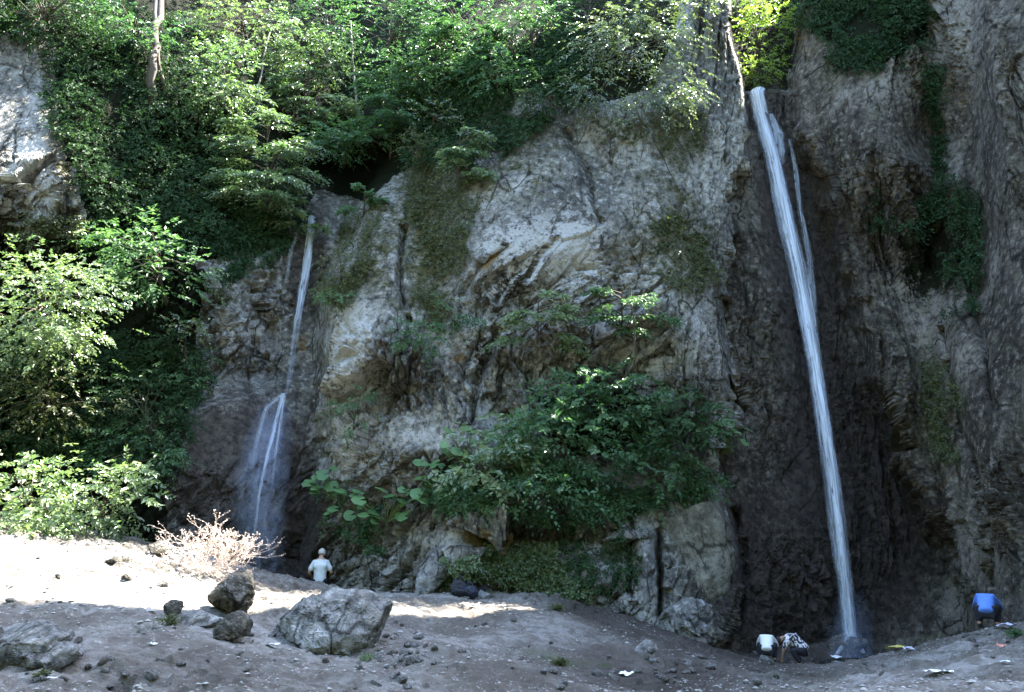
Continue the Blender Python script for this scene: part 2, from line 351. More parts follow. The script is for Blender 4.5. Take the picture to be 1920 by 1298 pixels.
# broad shapes drawn from the photograph: shelves, grooves, overhangs (metres, + is towards the viewer)
S = np.zeros_like(PX)
S += 0.5 * blob(PX, PY, 690, 640, 90, 140, 0) + 0.5 * blob(PX, PY, 1000, 480, 160, 120) - 0.7 * blob(PX, PY, 800, 470, 55, 170, -8)
S += 0.6 * blob(PX, PY, 1230, 420, 120, 200) - 0.6 * blob(PX, PY, 1110, 760, 150, 120) + 0.2 * blob(PX, PY, 870, 680, 70, 110) + 0.35 * blob(PX, PY, 760, 850, 90, 60)
S -= 0.9 * blob(PX, PY, 935, 780, 40, 90, -8) + 0.5 * blob(PX, PY, 1090, 250, 30, 110, -25)
S += 0.7 * blob(PX, PY, 1290, 660, 55, 130) - 0.6 * blob(PX, PY, 1200, 860, 110, 80)
S += 0.5 * blob(PX, PY, 870, 1010, 60, 90, 30) - 0.7 * blob(PX, PY, 1010, 1010, 120, 22, 4)
S += 0.8 * blob(PX, PY, 1650, 250, 75, 170) - 0.9 * blob(PX, PY, 1745, 330, 40, 260) - 0.6 * blob(PX, PY, 1830, 420, 30, 260, -4) + 0.7 * blob(PX, PY, 1880, 250, 35, 300, -6)
S += 0.5 * blob(PX, PY, 1660, 650, 50, 160, -12) - 0.5 * blob(PX, PY, 1760, 760, 40, 140, -15) + 0.5 * blob(PX, PY, 1860, 850, 50, 200, -8)
S += 0.35 * blob(PX, PY, 1430, 560, 40, 250, -6) + 0.4 * blob(PX, PY, 1500, 1000, 45, 240, -4) - 0.5 * blob(PX, PY, 1690, 1080, 90, 120)
S += 0.6 * blob(PX, PY, 440, 620, 45, 120) - 0.7 * blob(PX, PY, 510, 580, 22, 120, 6) + 0.4 * blob(PX, PY, 520, 560, 14, 60) - 0.6 * blob(PX, PY, 480, 700, 40, 25)
S += 1.1 * sst(PY + 0.3 * (PX - 480), 715, 745) * blob(PX, PY, 450, 900, 150, 240) + 0.5 * blob(PX, PY, 50, 330, 110, 120) - 2.4 * blob(PX, PY, 650, 310, 75, 45)
def vramp(pl, w, dpt, side=0.0):
    """a fracture: groove along a polyline, optionally with one side standing proud"""
    d = polydist(WX, WY, pl); return -dpt * np.clip(1 - d / (w * 1.3), 0, 1) ** 1.5
S += vramp([(872, 560), (905, 500), (948, 462)], 9, 0.2) + vramp([(985, 530), (1040, 450)], 9, 0.22) + vramp([(930, 575), (962, 520)], 5, 0.3)
S += vramp([(1060, 250), (1100, 330), (1120, 420)], 8, 0.4) + vramp([(752, 430), (748, 520), (762, 600)], 8, 0.5) + vramp([(925, 620), (905, 720), (880, 800)], 10, 0.55)
S += vramp([(1360, 560), (1372, 660), (1385, 760)], 12, 0.7) + vramp([(1180, 960), (1175, 1100)], 8, 0.5) + vramp([(1235, 960), (1232, 1150)], 7, 0.7)
S += vramp([(1376, 960), (1395, 1080), (1380, 1180)], 12, 0.6) + vramp([(1800, 480), (1840, 620), (1870, 760)], 9, 0.4) + vramp([(1480, 130), (1500, 60), (1512, 0)], 8, 0.6)
S += vramp([(1625, 560), (1660, 700), (1720, 840)], 8, 0.35) + vramp([(470, 520), (478, 640), (470, 730)], 7, 0.4) + vramp([(1770, 620), (1800, 800), (1850, 950), (1870, 1100)], 10, 0.35)
S += vramp([(0, 372), (40, 392), (110, 380)], 4, 0.15) + vramp([(35, 250), (25, 350), (50, 420)], 4, 0.15)
D = D - S
P = unp(PX, PY, D)
def normals(P):
    du = np.gradient(P, axis=1); dv = np.gradient(P, axis=0)
    n = np.cross(du, dv); n /= np.linalg.norm(n, axis=-1, keepdims=True) + 1e-9
    n *= np.where((n * (P - np.array([0, 0, CAMZ]))).sum(-1, keepdims=True) > 0, -1, 1); return n
nb = normals(P)
# fine relief
az_ = P[..., 0] / P[..., 1]; Q = np.stack([22 * (az_ + 0.7 * np.clip(az_ - .37, 0, 9)), 0.05 * P[..., 1], P[..., 2]], -1)
W = Q + 0.22 * np.stack([fbm(Q * 0.6, 4, 11), fbm(Q * 0.6 + 9, 3, 12), fbm(Q * 0.6 + 21, 4, 13)], -1)
ANG = np.radians(60 + 32 * sst(PX, 1250, 1450)) + 0.22 * fbm(Q * 0.15, 2, 14)
ca, sa = np.cos(ANG), np.sin(ANG)
def bed(P): return np.stack([P[..., 0] * sa - P[..., 2] * ca, P[..., 1], P[..., 0] * ca + P[..., 2] * sa], -1)   # z runs along the bedding
B = bed(W)
h1, c1 = facets(B * np.array([0.66, 0.6, 0.20]), 21, 1.0)
h2, c2 = facets(B * np.array([2.4, 2.3, 0.8]), 51, 0.9)
h3, c3 = facets(bed(W) * np.array([6.0, 5.4, 3.4]), 81, 1.1)
rid = fbm(bed(Q) * np.array([1.0, 0.9, 0.24]), 5, 31, ridged=True)
fine = fbm(Q * 2.6, 5, 41, gain=0.6)
wetz = np.clip(blob(PX, PY, 1470, 350, 60, 220, -9) + blob(PX, PY, 1525, 800, 68, 330, -6) + blob(PX, PY, 1610, 1050, 150, 230) + 0.8 * blob(PX, PY, 1650, 850, 60, 200, -15) + 0.9 * blob(PX, PY, 1430, 1150, 110, 110)
    + blob(PX, PY, 575, 480, 45, 140, 8) + blob(PX, PY, 500, 930, 110, 190) + 0.8 * blob(PX, PY, 560, 1050, 70, 90) + 0.95 * blob(PX, PY, 400, 890, 130, 150) + 0.5 * blob(PX, PY, 1400, 960, 50, 160) + 0.7 * blob(PX, PY, 1560, 430, 40, 160, -8), 0, 1)
rz = sst(fbm(P * 0.30, 3, 61), -0.35, 0.35)
rough = (1 - 0.25 * wetz) * (0.55 + 0.75 * rz)
rightish = mR; vert = np.clip(mG + mR, 0, 1)
h4 = fbm(bed(Q) * np.array([7.5, 7.5, 3.2]), 3, 141, ridged=True)
disp = rough * ((0.62 - 0.22 * vert) * h1 + (0.27 - 0.10 * vert) * h2 + (0.15 - 0.04 * vert) * h3 + 0.05 * h4 - 0.05 * np.exp(-(c3 / 0.06) ** 2) - 0.20 * np.exp(-(c1 / 0.022) ** 2) - 0.06 * np.exp(-(c2 / 0.045) ** 2)) + (0.24 + 0.25 * rightish) * rid + (0.045 + 0.06 * rz) * fine
# water-smoothed runnels where the falls wet the rock, rippled shelves on the lee of the tall fall
disp += wetz * 0.10 * fbm(P * np.array([3.2, 3.2, 0.25]), 4, 71)
rip = blob(PX, PY, 1650, 820, 90, 260, -18) + 0.6 * blob(PX, PY, 1440, 620, 60, 160)
disp += rip * 0.02 * np.sin(P[..., 2] * 13 + 5 * fbm(P * 0.9, 3, 91))
facing = np.clip(-(nb * unp(PX, PY, 1.0 + 0 * PX) / np.linalg.norm(unp(PX, PY, 1.0 + 0 * PX), axis=-1, keepdims=True)).sum(-1), 0, 1)
P = P + nb * (disp * (0.08 + 0.92 * sst(facing, 0.10, 0.38)))[..., None]
NRM = normals(P)
DEPTH = P[..., 1]

moss = 0.7 * blob(PX, PY, 810, 450, 60, 200, -4) + 0.35 * blob(PX, PY, 980, 330, 90, 110, -30) + 0.5 * blob(PX, PY, 700, 480, 60, 130) + 0.55 * blob(PX, PY, 1280, 460, 80, 110)
moss += 0.25 * blob(PX, PY, 1190, 330, 110, 120) + 0.25 * blob(PX, PY, 950, 210, 150, 80) + 0.6 * blob(PX, PY, 90, 440, 60, 40) + 0.5 * blob(PX, PY, 110, 300, 40, 120) + 0.5 * blob(PX, PY, 420, 560, 60, 60) + 0.25 * blob(PX, PY, 720, 900, 120, 90)
moss += 0.45 * blob(PX, PY, 1740, 780, 60, 160) + 0.4 * blob(PX, PY, 1560, 120, 40, 70) + 0.5 * blob(PX, PY, 980, 1010, 130, 40) + 0.22 + 0.3 * blob(PX, PY, 700, 1010, 90, 70)
ochre = 0.8 * blob(PX, PY, 1545, 380, 24, 150, -8) + 0.6 * blob(PX, PY, 1440, 370, 18, 60) + 0.6 * blob(PX, PY, 920, 490, 50, 14, -40) + 0.55 * blob(PX, PY, 850, 660, 34, 50) + 0.7 * blob(PX, PY, 905, 1010, 50, 30) + 0.5 * blob(PX, PY, 570, 660, 26, 60)
ochre += 0.5 * blob(PX, PY, 1500, 50, 30, 80) + 0.3 * blob(PX, PY, 1450, 1195, 40, 20) + 0.4 * blob(PX, PY, 1780, 900, 40, 60)
pale = 0.85 * blob(PX, PY, 665, 640, 60, 120, 8) + 0.4 * blob(PX, PY, 960, 480, 110, 90, -35) + 0.5 * blob(PX, PY, 1090, 480, 60, 80) + 0.75 * blob(PX, PY, 60, 330, 70, 130) + 0.6 * blob(PX, PY, 430, 600, 45, 90) + 0.5 * blob(PX, PY, 760, 810, 120, 70) + 0.22 * blob(PX, PY, 1020, 420, 250, 250)
pale += 0.6 * blob(PX, PY, 840, 1020, 30, 70, 25) + 0.4 * blob(PX, PY, 1290, 1020, 60, 70) + 0.4 * blob(PX, PY, 1320, 650, 30, 90) + 0.35 * blob(PX, PY, 1620, 250, 60, 120) + 0.5 * blob(PX, PY, 515, 560, 12, 60)
pale *= 1 - 0.8 * rightish
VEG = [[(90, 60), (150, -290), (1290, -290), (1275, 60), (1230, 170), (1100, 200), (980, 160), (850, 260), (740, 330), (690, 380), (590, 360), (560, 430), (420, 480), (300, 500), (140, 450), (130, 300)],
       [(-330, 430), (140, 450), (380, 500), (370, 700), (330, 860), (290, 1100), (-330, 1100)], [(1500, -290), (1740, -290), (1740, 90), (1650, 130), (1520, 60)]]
soil_shade = np.zeros_like(PX)
for pg in VEG: soil_shade = np.maximum(soil_shade, inpoly(WX, WY, pg) * 1.0)
soil_shade = np.maximum(soil_shade, sst(notch, 0.3, 0.7)); soil_shade += 0.8 * blob(PX, PY, 1740, 480, 80, 110) + 0.9 * blob(PX, PY, 1120, 790, 160, 100) + 0.7 * blob(PX, PY, 640, 310, 70, 40)  # painted shade also in the hollow and behind the bushes
AT = dict(moss=np.clip(moss, 0, 1), ochre=ochre, pale=pale, wet=wetz, soil_shade=np.clip(soil_shade, 0, 1))

idx = np.arange(NX * NY).reshape(NY, NX)
quads = np.stack([idx[:-1, :-1], idx[1:, :-1], idx[1:, 1:], idx[:-1, 1:]], -1)
fm = lambda a: a[:-1, :-1]
reg = np.zeros((NY - 1, NX - 1), int)
reg[fm(mL) > 0.5] = 1; reg[fm(mG) > 0.5] = 2; reg[fm(mR) > 0.5] = 3
reg[(fm(notch) > 0.5) | ((fm(WY) < 120) & (fm(WX) > 120) & (fm(WX) < 1020))] = 4
reg[(fm(PX) > 1325) & (fm(PX) < 1540) & (fm(PY) < -55)] = -1      # wall cut away above the frame so sun reaches the notch trees
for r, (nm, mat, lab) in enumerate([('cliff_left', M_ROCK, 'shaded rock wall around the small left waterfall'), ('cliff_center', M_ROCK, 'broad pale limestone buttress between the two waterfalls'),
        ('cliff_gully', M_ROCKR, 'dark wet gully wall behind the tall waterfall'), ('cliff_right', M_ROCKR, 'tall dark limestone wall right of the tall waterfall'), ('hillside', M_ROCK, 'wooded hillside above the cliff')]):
    q = quads[reg == r]; u, inv = np.unique(q, return_inverse=True)
    me = mesh_np(nm, P.reshape(-1, 3)[u], inv.reshape(-1, 4), False, {k: v.ravel()[u] for k, v in AT.items()})
    tag(obj(nm, me, mat), lab, None, None, 'structure')

# unseen rise above the right wall, height and lean shaped to shade the ground
jr = np.where((gx > 1540))[0]; top0 = P[0, jr]; rows_ = [top0]
sx = sst(gx[jr], 1560, 1720); ztop = top0[:, 2] + 5.5 + 30 * sx + 8 * sst(gx[jr], 1720, 1950) + 1.2 * noise(top0 * 0.5, 77)
for k in range(1, 61):
    t = k / 60.0; q = top0.copy(); q[:, 2] = top0[:, 2] + (ztop - top0[:, 2]) * t; q[:, 0] += (0.3 + 4 * sx) * t; q[:, 1] += (0.5 + 6 * sx) * t
    q += 0.5 * (fbm(q * 0.6, 3, 78) - fbm(top0 * 0.6, 3, 78))[:, None] * np.array([-.6, -.8, 0]); rows_.append(q)
U = np.stack(rows_); ui = np.arange(U.shape[0] * U.shape[1]).reshape(U.shape[:2]); nz_ = np.zeros(ui.size)
tag(obj('cliff_right_shade', mesh_np('cliff_right_shade', U.reshape(-1, 3), np.stack([ui[:-1, :-1], ui[1:, :-1], ui[1:, 1:], ui[:-1, 1:]], -1).reshape(-1, 4), False, {k: nz_ for k in AT}), M_ROCKR), 'unseen height above the right wall, shaped to shade the ground', None, None, 'structure')

def cl(px, py):
    """indices of the cliff grid at a pixel"""
    i = np.clip(np.round((np.asarray(py, float) - Y0) / (Y1 - Y0) * (NY - 1)).astype(int), 0, NY - 1)
    j = np.clip(np.round((np.asarray(px, float) - X0) / (X1 - X0) * (NX - 1)).astype(int), 0, NX - 1)
    return i, j
def cliff(px, py): i, j = cl(px, py); return P[i, j], NRM[i, j]
def cdepth(px, py, r=10):
    i, j = cl(px, py); return float(DEPTH[max(0, i - r):i + r + 1, max(0, j - r):j + r + 1].min())

# ------------------------------------------------------------------ the ground
gp = [(0, 1000, 17), (150, 1015, 17.5), (300, 1032, 18), (420, 1062, 18.5), (0, 1100, 13), (0, 1200, 10.5), (0, 1298, 8.5), (300, 1100, 14.3), (300, 1200, 11), (300, 1298, 9), (600, 1298, 9.3), (480, 1160, 13),
    (470, 1095, 17), (640, 1185, 13.2), (700, 1112, 20), (860, 1114, 20), (950, 1150, 17), (1100, 1132, 20), (1240, 1180, 19.5), (1340, 1215, 19.5), (1090, 1185, 16.5), (800, 1220, 12.5), (1000, 1298, 10.3),
    (1200, 1298, 12), (1230, 1240, 15.3), (1430, 1243, 20), (1500, 1247, 20), (1600, 1224, 22), (1400, 1298, 12.3), (1640, 1240, 18.5), (1520, 1270, 16), (1800, 1192, 17.5), (1920, 1168, 16.5), (1650, 1298, 10), (1920, 1298, 9.3), (1750, 1250, 13), (760, 1170, 15.5), (200, 1060, 15.7), (622, 1225, 12.4), (560, 1150, 13.6), (700, 1150, 15.5), (700, 1228, 12.2), (440, 1160, 13.6)]
gw = [tuple(unp(*q)) for q in gp] + [(-8, 23, 1.2), (-6, 24.5, 0.1), (-12, 21, 2.2), (0, 0, 0), (-8, 0, 0.2), (8, 0, 0.1), (0, -10, 0), (-16, 14, 2.2), (14, 8, 0.3), (15, 15, 0.6), (0, 26, 0.6), (9, 26, -1.5), (9.2, 21.6, -1.4), (8, 21.2, -1.25), (-16, 5, 0.8), (14, -6, 0.2), (-14, -8, 0.4), (-20, 26, 3)]
gz = tps([(x * 100, y * 100, z) for x, y, z in gw], 0.01)
def axis(lo, hi, a, b, step, coarse):
    left = -np.geomspace(0.1, a - lo, coarse)[::-1] + a; right = np.geomspace(0.1, hi - b, coarse) + b
    return np.r_[left, np.arange(a, b, step), right]
ax = axis(-150, 150, -15, 14, 0.055, 26); ay = axis(-150, 150, 7.5, 24.5, 0.055, 26)
GX, GY = np.meshgrid(ax, ay)
def smoothground(x, y):
    cxx = np.clip(x, -16, 15); cyy = np.clip(y, -10, 26); return gz(cxx * 100, cyy * 100)
GZ = smoothground(GX, GY)
g3 = np.stack([GX, GY, 0 * GX], -1)
near = sst(GX, -18, -14) * sst(GX, 17, 13) * sst(GY, 4, 8)
b1, bc = facets(g3 * 1.6 + 0.3 * np.stack([fbm(g3, 2, 4), fbm(g3 + 5, 2, 6), 0 * GX], -1), 5, 0.5); b2, bc2 = facets(g3 * np.array([5.5, 5.5, 1]), 9, 0.6)
lump = sst(fbm(g3 * 0.35, 3, 200), -0.25, 0.35)
GZ = GZ + near * (0.09 * fbm(g3 * 0.8, 4, 101) + (0.03 + 0.06 * lump) * b1 + (0.03 + 0.06 * lump) * b2 + 0.06 * fbm(g3 * 4, 4, 111))
def wpt(px, py, Y): return unp(px, py, Y)
def gblob(px, py, Y, rx, ry):
    c = unp(px, py, Y); return np.exp(-((GX - c[0]) / rx) ** 2 - ((GY - c[1]) / ry) ** 2)
gwet = np.clip(gblob(1560, 1225, 21.5, 4.5, 1.8) + gblob(1350, 1250, 17.5, 2.4, 2.4) + gblob(1200, 1298, 13, 1.8, 2.5) + 0.8 * gblob(520, 1090, 23.5, 2.5, 1.6) + 0.9 * gblob(1250, 1180, 19, 2.5, 1.2) + 0.35 * sst(fbm(g3 * 0.5, 3, 301), 0, 0.4), 0, 1)
ggrass = 0.7 * gblob(880, 1114, 20.4, 2.5, 0.6) + 0.5 * gblob(1050, 1220, 14, 2, 1.2) + 0.3 * gblob(1900, 1180, 16, 2, 1.5)
gi = np.arange(GX.size).reshape(GX.shape)
gme = mesh_np('ground', np.stack([GX, GY, GZ], -1).reshape(-1, 3), np.stack([gi[:-1, :-1], gi[:-1, 1:], gi[1:, 1:], gi[1:, :-1]], -1).reshape(-1, 4), False, dict(wet=gwet, grass=ggrass))
tag(obj('ground', gme, M_GROUND), 'bare gravelly ground of the gorge floor', None, None, 'structure')
t_ = np.linspace(0, 2 * math.pi, 40, endpoint=False); pr = 1 + .15 * np.sin(3 * t_) + .1 * np.cos(5 * t_)
pv = np.r_[[(8.6, 21.3, -1.13)], np.stack([8.6 + 3.2 * pr * np.cos(t_), 21.3 + 1.7 * pr * np.sin(t_), 0 * t_ - 1.13], -1)]
M_POOL, ntp, bp_ = newmat('pool_water'); bp_.inputs['Base Color'].default_value = (0.02, 0.025, 0.028, 1); bp_.inputs['Roughness'].default_value = 0.08; bump(ntp, bp_, tnoise(ntp, 5, 3, .5), .3, .03)
tag(obj('water', mesh_np('water', pv, np.array([(0, 1 + k, 1 + (k + 1) % 40) for k in range(40)])), M_POOL), 'shallow dark pool at the foot of the tall waterfall', None, None, 'structure')
def ground_z(x, y):
    j = int(np.clip(np.searchsorted(ax, x), 1, len(ax) - 1)); i = int(np.clip(np.searchsorted(ay, y), 1, len(ay) - 1))
    return float(GZ[i - 1:i + 1, j - 1:j + 1].mean())
def ground_at(px, py):
    """where the ray through a pixel meets the ground"""
    ys = np.linspace(7, 26, 400); q = unp(px, py, ys)
    for a in q:
        if a[2] <= ground_z(a[0], a[1]): return Vector((a[0], a[1], ground_z(a[0], a[1])))
    a = q[-1]; return Vector((a[0], a[1], ground_z(a[0], a[1])))

# unseen bank behind the camera, added to block low sky light
bx = np.linspace(-60, 60, 121); bt = np.linspace(0, 1, 50); BX, BT = np.meshgrid(bx, bt)
ang = BX / 60 * 1.9
rad = 13 + 26 * BT + 2.5 * fbm(np.stack([BX * 0.12, BT * 3, 0 * BX], -1), 3, 401)
bank = np.stack([np.sin(ang) * rad * 1.25, -np.cos(ang) * rad * 0.9 + 4, -0.5 + 34 * BT ** 0.85 + 1.6 * fbm(np.stack([BX * 0.3, BT * 8, 0 * BX], -1), 4, 402)], -1)
bi = np.arange(BX.size).reshape(BX.shape)
M_BANK = plain('sky_block_bank', (0.045, 0.06, 0.03), 0.95, 0.6, 1.2)
tag(obj('sky_block_hillside', mesh_np('sky_block_hillside', bank.reshape(-1, 3), np.stack([bi[:-1, :-1], bi[:-1, 1:], bi[1:, 1:], bi[1:, :-1]], -1).reshape(-1, 4), True), M_BANK),
    'unseen bank behind the camera, added to block low sky light', None, None, 'structure')

# ------------------------------------------------------------------ foliage builders
def unit(v): return v / (np.linalg.norm(v, axis=-1, keepdims=True) + 1e-9)
class Leaves:
    def __init__(s): s.V = []; s.T = []; s.n = 0
    def add(s, pos, axis, nrm, L, W, tint, fold=0.16):
        n = len(pos)
        if not n: return
        L = np.broadcast_to(np.asarray(L, float), (n,))[:, None]; W = np.broadcast_to(np.asarray(W, float), (n,))[:, None]
        axis = unit(axis); side = unit(np.cross(nrm, axis)); n2 = np.cross(axis, side)
        v = np.stack([pos, pos + axis * L * .42 + side * W * .5 + n2 * W * fold, pos + axis * L - n2 * L * .12, pos + axis * L * .42 - side * W * .5 + n2 * W * fold], 1)
        s.V.append(v.reshape(-1, 3)); s.T.append(np.repeat(np.clip(tint, 0, 1), 4)); s.n += n
    def sprays(s, o, d, ln, nl, L, W, tint, droop=0.25, jit=0.4, up=(0, -0.5, 0.8)):
        k = len(o); t = np.linspace(0.12, 1, nl)[None, :, None]
        d = unit(d); upv = unit(np.asarray(up, float) + rng.normal(0, jit * 0.7, (k, 3))); side = unit(np.cross(d, upv))
        ln = np.broadcast_to(np.asarray(ln, float), (k,))[:, None, None]
        p = o[:, None] + d[:, None] * ln * t + np.array([0, 0, -1.0]) * droop * ln * t * t
        sg = np.where(np.arange(nl) % 2 == 0, 1.0, -1.0)[None, :, None]
        ax = d[:, None] * 0.65 + side[:, None] * sg * (1.05 - 0.5 * t) + rng.normal(0, jit * 0.6, (k, nl, 3)) + np.array([0, 0, -1.0]) * droop * 0.6
        nr = upv[:, None] + rng.normal(0, jit, (k, nl, 3))
        sz = (L * rng.uniform(0.5, 1.4, (k, nl)) * (1.1 - 0.35 * t[..., 0])).ravel()
        s.add(p.reshape(-1, 3), ax.reshape(-1, 3), nr.reshape(-1, 3), sz, sz * W, (np.asarray(tint)[:, None] + rng.normal(0, 0.16, (k, nl))).ravel())
    def mesh(s, name):
        V = np.concatenate(s.V); b = (np.arange(s.n) * 4)[:, None, None]
        return mesh_np(name, V, (b + np.array([[0, 1, 2], [0, 2, 3]])[None]).reshape(-1, 3), False, {'tint': np.concatenate(s.T)})

def bush(name, label, cat, px, py, rx, ry, off=0.6, mat=None, dens=1.0, leaf=0.13, wid=0.5, flat=0.6, droop=0.3, base=None, trunk=0.035, bark=None, group=None, tone=0.5, Y=None, depth=0.7, nl=9):
    Yc = (cdepth(px, py) if Y is None else Y) - off
    C = unp(px, py, Yc); m = mpp(px, py, Yc); R = np.array([rx * m, min(rx, ry) * m * depth, ry * m])
    bp = base if base is not None else (px + rng.uniform(-.2, .2) * rx, py + ry * 0.85)
    B = cliff(*bp)[0] if Y is None else unp(bp[0], bp[1], Yc + 0.3)
    area = math.pi * R[0] * R[2]
    nc = int(np.clip(5 + area * 2.2, 6, 46)); u = unit(rng.normal(0, 1, (nc, 3))); cc = C + u * (rng.uniform(0.25, 1, (nc, 1)) ** 0.5) * R * 0.86
    rc = np.clip(0.42 * math.sqrt(R[0] * R[2]), 0.16, 0.75) * rng.uniform(0.6, 1.25, nc); ct = rng.normal(tone, 0.17, nc)  # tone lightens the leaves, raised on plants meant to look sunlit
    ns = int(max(30, area * 300 * dens * (0.13 / leaf) ** 2 / nl)); k = rng.integers(0, nc, ns)
    q = rng.normal(0, 0.55, (ns, 3)) * rc[k][:, None] * np.array([1, 1, flat])
    o = cc[k] + q; d = q * 1.2 + (cc[k] - C) * 0.5 + rng.normal(0, 0.22, (ns, 3)) + np.array([0, -0.15, 0]); d[:, 2] = d[:, 2] * flat - 0.05
    lv = Leaves(); lv.sprays(o, d, leaf * rng.uniform(2.0, 4.2, ns), nl, leaf, wid, ct[k], droop)
    root = empty(name, Vector(B)); tag(root, label, cat, group)
    inv = -np.asarray(root.location)
    tb = Tubes(5)
    top = C + np.array([0, 0.1, R[2] * 0.2])
    tb.add(curve3(B + np.array([0, .25, -.1]), B * 0.4 + C * 0.6 + np.array([0, -.1, 0]), top, 7) + inv, np.linspace(trunk, trunk * .35, 7))
    for c in cc[:26]:
        a = B + (top - B) * rng.uniform(0.25, 0.85)
        tb.add(curve3(a, (a + c) / 2 + np.array([0, 0, 0.15]) * R[2], c, 5) + inv, np.linspace(trunk * .45, trunk * .12, 5))
    obj('trunk', tb.mesh('trunk'), bark or M_BARK, root)
    me = lv.mesh('crown'); me.transform(Matrix.Translation(Vector(inv))); obj('crown', me, mat or M_LEAF, root)
    return root

def tier(name, label, cat, px, py, rx, ry, off=0.5, mat=None, limbs=9, leaf=0.155, wid=0.42, group=None, tone=0.5, dens=1.0, lean=0.0, base=None, trunk=0.05, az=(-165, -15)):
    """a tree that carries its leaves in flat drooping layers"""
    Yc = cdepth(px, py) - off; C = unp(px, py, Yc); m = mpp(px, py, Yc); Rx, Rz = rx * m, ry * m
    B = cliff(*(base or (px, py + ry)))[0]
    lv = Leaves(); tb = Tubes(6)
    top = C + np.array([lean, 0.2, Rz * 0.85]); mid = (B + top) / 2 + np.array([-lean * .4, 0.3, 0])
    ax = curve3(B + np.array([0, .3, -.1]), mid, top, 12)
    root = empty(name, Vector(B)); tag(root, label, cat, group); inv = -B
    tb.add(ax + inv, np.linspace(trunk, trunk * 0.3, 12))
    for i in range(limbs):
        h = (i + rng.uniform(0.2, 0.8)) / limbs; a = ax[0] + (ax[-1] - ax[0]) * 0; a = np.array([np.interp(0.2 + 0.8 * h, np.linspace(0, 1, 12), ax[:, q]) for q in range(3)])
        th = math.radians(rng.uniform(*az)); ln = Rx * rng.uniform(0.65, 1.1) * (1.08 - 0.45 * h * h)
        e = a + np.array([math.cos(th) * ln, math.sin(th) * ln * 0.75, ln * rng.uniform(-0.22, 0.12)]); c = (a + e) / 2 + np.array([0, 0, ln * 0.2])
        cv = curve3(a, c, e, 9); tb.add(cv + inv, np.linspace(trunk * .45, trunk * .1, 9))
        ns = int(26 * dens * max(0.6, ln)); t = rng.uniform(0.12, 1, ns) ** 0.75
        o = np.stack([np.interp(t, np.linspace(0, 1, 9), cv[:, q]) for q in range(3)], -1) + rng.normal(0, 0.03, (ns, 3))
        fd = unit(e - a); sd = unit(np.cross(fd, [0, 0, 1])); sg = rng.choice([-1, 1], ns)[:, None]
        d = fd * rng.uniform(0.5, 0.9, (ns, 1)) + sd * sg * rng.uniform(0.4, 1.0, (ns, 1)); d[:, 2] += rng.normal(-0.06, 0.07, ns)
        lv.sprays(o, d, ln * 0.5 * (1.15 - 0.65 * t) * rng.uniform(0.6, 1.2, ns), 9, leaf, wid, np.full(ns, rng.normal(tone, 0.13)), 0.3, 0.36)
    obj('trunk', tb.mesh('trunk'), M_BARK, root)
    me = lv.mesh('crown'); me.transform(Matrix.Translation(Vector(inv))); obj('crown', me, mat or M_LEAF, root)
    return root

def ivy(name, label, cat, poly, n, mat, leaf=0.11, thick=0.3, mask=0.0, group=None, wid=0.7, tone=0.5, seed=0, clump=0.55, kind=None, hang=0.6):
    """leaves clinging to the rock inside an outline, in hanging sprays"""
    pg = np.array(poly, float); x0, y0 = pg.min(0); x1, y1 = pg.max(0)
    px = rng.uniform(x0, x1, n * 3); py = rng.uniform(y0, y1, n * 3)
    wx = px + 10 * noise(np.stack([px / 25, py / 25, 0 * px], -1), seed); ok = inpoly(wx, py, [tuple(q) for q in poly])
    nz = fbm(np.stack([px / 70, py / 50, 0 * px + seed], -1), 3, seed + 3); ok &= nz > mask + rng.normal(0, 0.12, len(px))
    px, py, nz = px[ok][:n], py[ok][:n], nz[ok][:n]
    p, nn = cliff(px, py); k = len(px)
    out = unit(nn * np.array([1, 1, 0.3]) + np.array([0, -0.4, 0.1])); bulge = thick * np.clip(0.5 + nz * 1.2, 0.05, 1.3)
    o = p + out * (bulge * rng.uniform(0.1, 1.0, k) ** 0.7)[:, None] + np.array([0, 0, 0.05])
    d = out * rng.uniform(0.2, 0.8, (k, 1)) + rng.normal(0, 0.45, (k, 3)) + np.array([0, 0, -hang])
    lv = Leaves(); lv.sprays(o, d, leaf * rng.uniform(1.5, 3.2, k), 6, leaf, wid, tone + 0.3 * nz + rng.normal(0, 0.08, k), 0.2, 0.45, up=(0, -0.75, 0.65))
    B = p.mean(0); me = lv.mesh(name); me.transform(Matrix.Translation(Vector(-B)))
    o = obj(name, me, mat); o.location = Vector(B); return tag(o, label, cat, group, kind)

# ------------------------------------------------------------------ woods on the hillside and on the cliff tops
G_TOP = 'trees along the top of the cliff'; G_L = 'trees and bushes on the left slope'; G_C = 'bushes on the middle ledge'; G_R = 'dark plants on the right wall'; G_S = 'shrubs growing on the buttress'; G_N = 'trees behind the lip of the tall waterfall'
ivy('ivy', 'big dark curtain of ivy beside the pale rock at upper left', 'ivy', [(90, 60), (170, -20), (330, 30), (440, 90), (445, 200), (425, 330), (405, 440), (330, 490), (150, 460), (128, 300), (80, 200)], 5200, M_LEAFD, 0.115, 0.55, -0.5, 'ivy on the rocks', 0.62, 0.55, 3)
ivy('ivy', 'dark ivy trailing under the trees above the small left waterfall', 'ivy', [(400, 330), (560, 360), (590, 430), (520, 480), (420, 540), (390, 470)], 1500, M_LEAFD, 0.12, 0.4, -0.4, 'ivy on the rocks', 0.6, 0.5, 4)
ivy('ivy', 'shadowed hanging growth under the cliff-top trees in the middle', 'ivy', [(740, 150), (900, 110), (1090, 60), (1120, 160), (1040, 230), (960, 290), (880, 320), (760, 310)], 3600, M_LEAFD, 0.12, 0.45, -0.35, 'ivy on the rocks', 0.55, 0.5, 5)
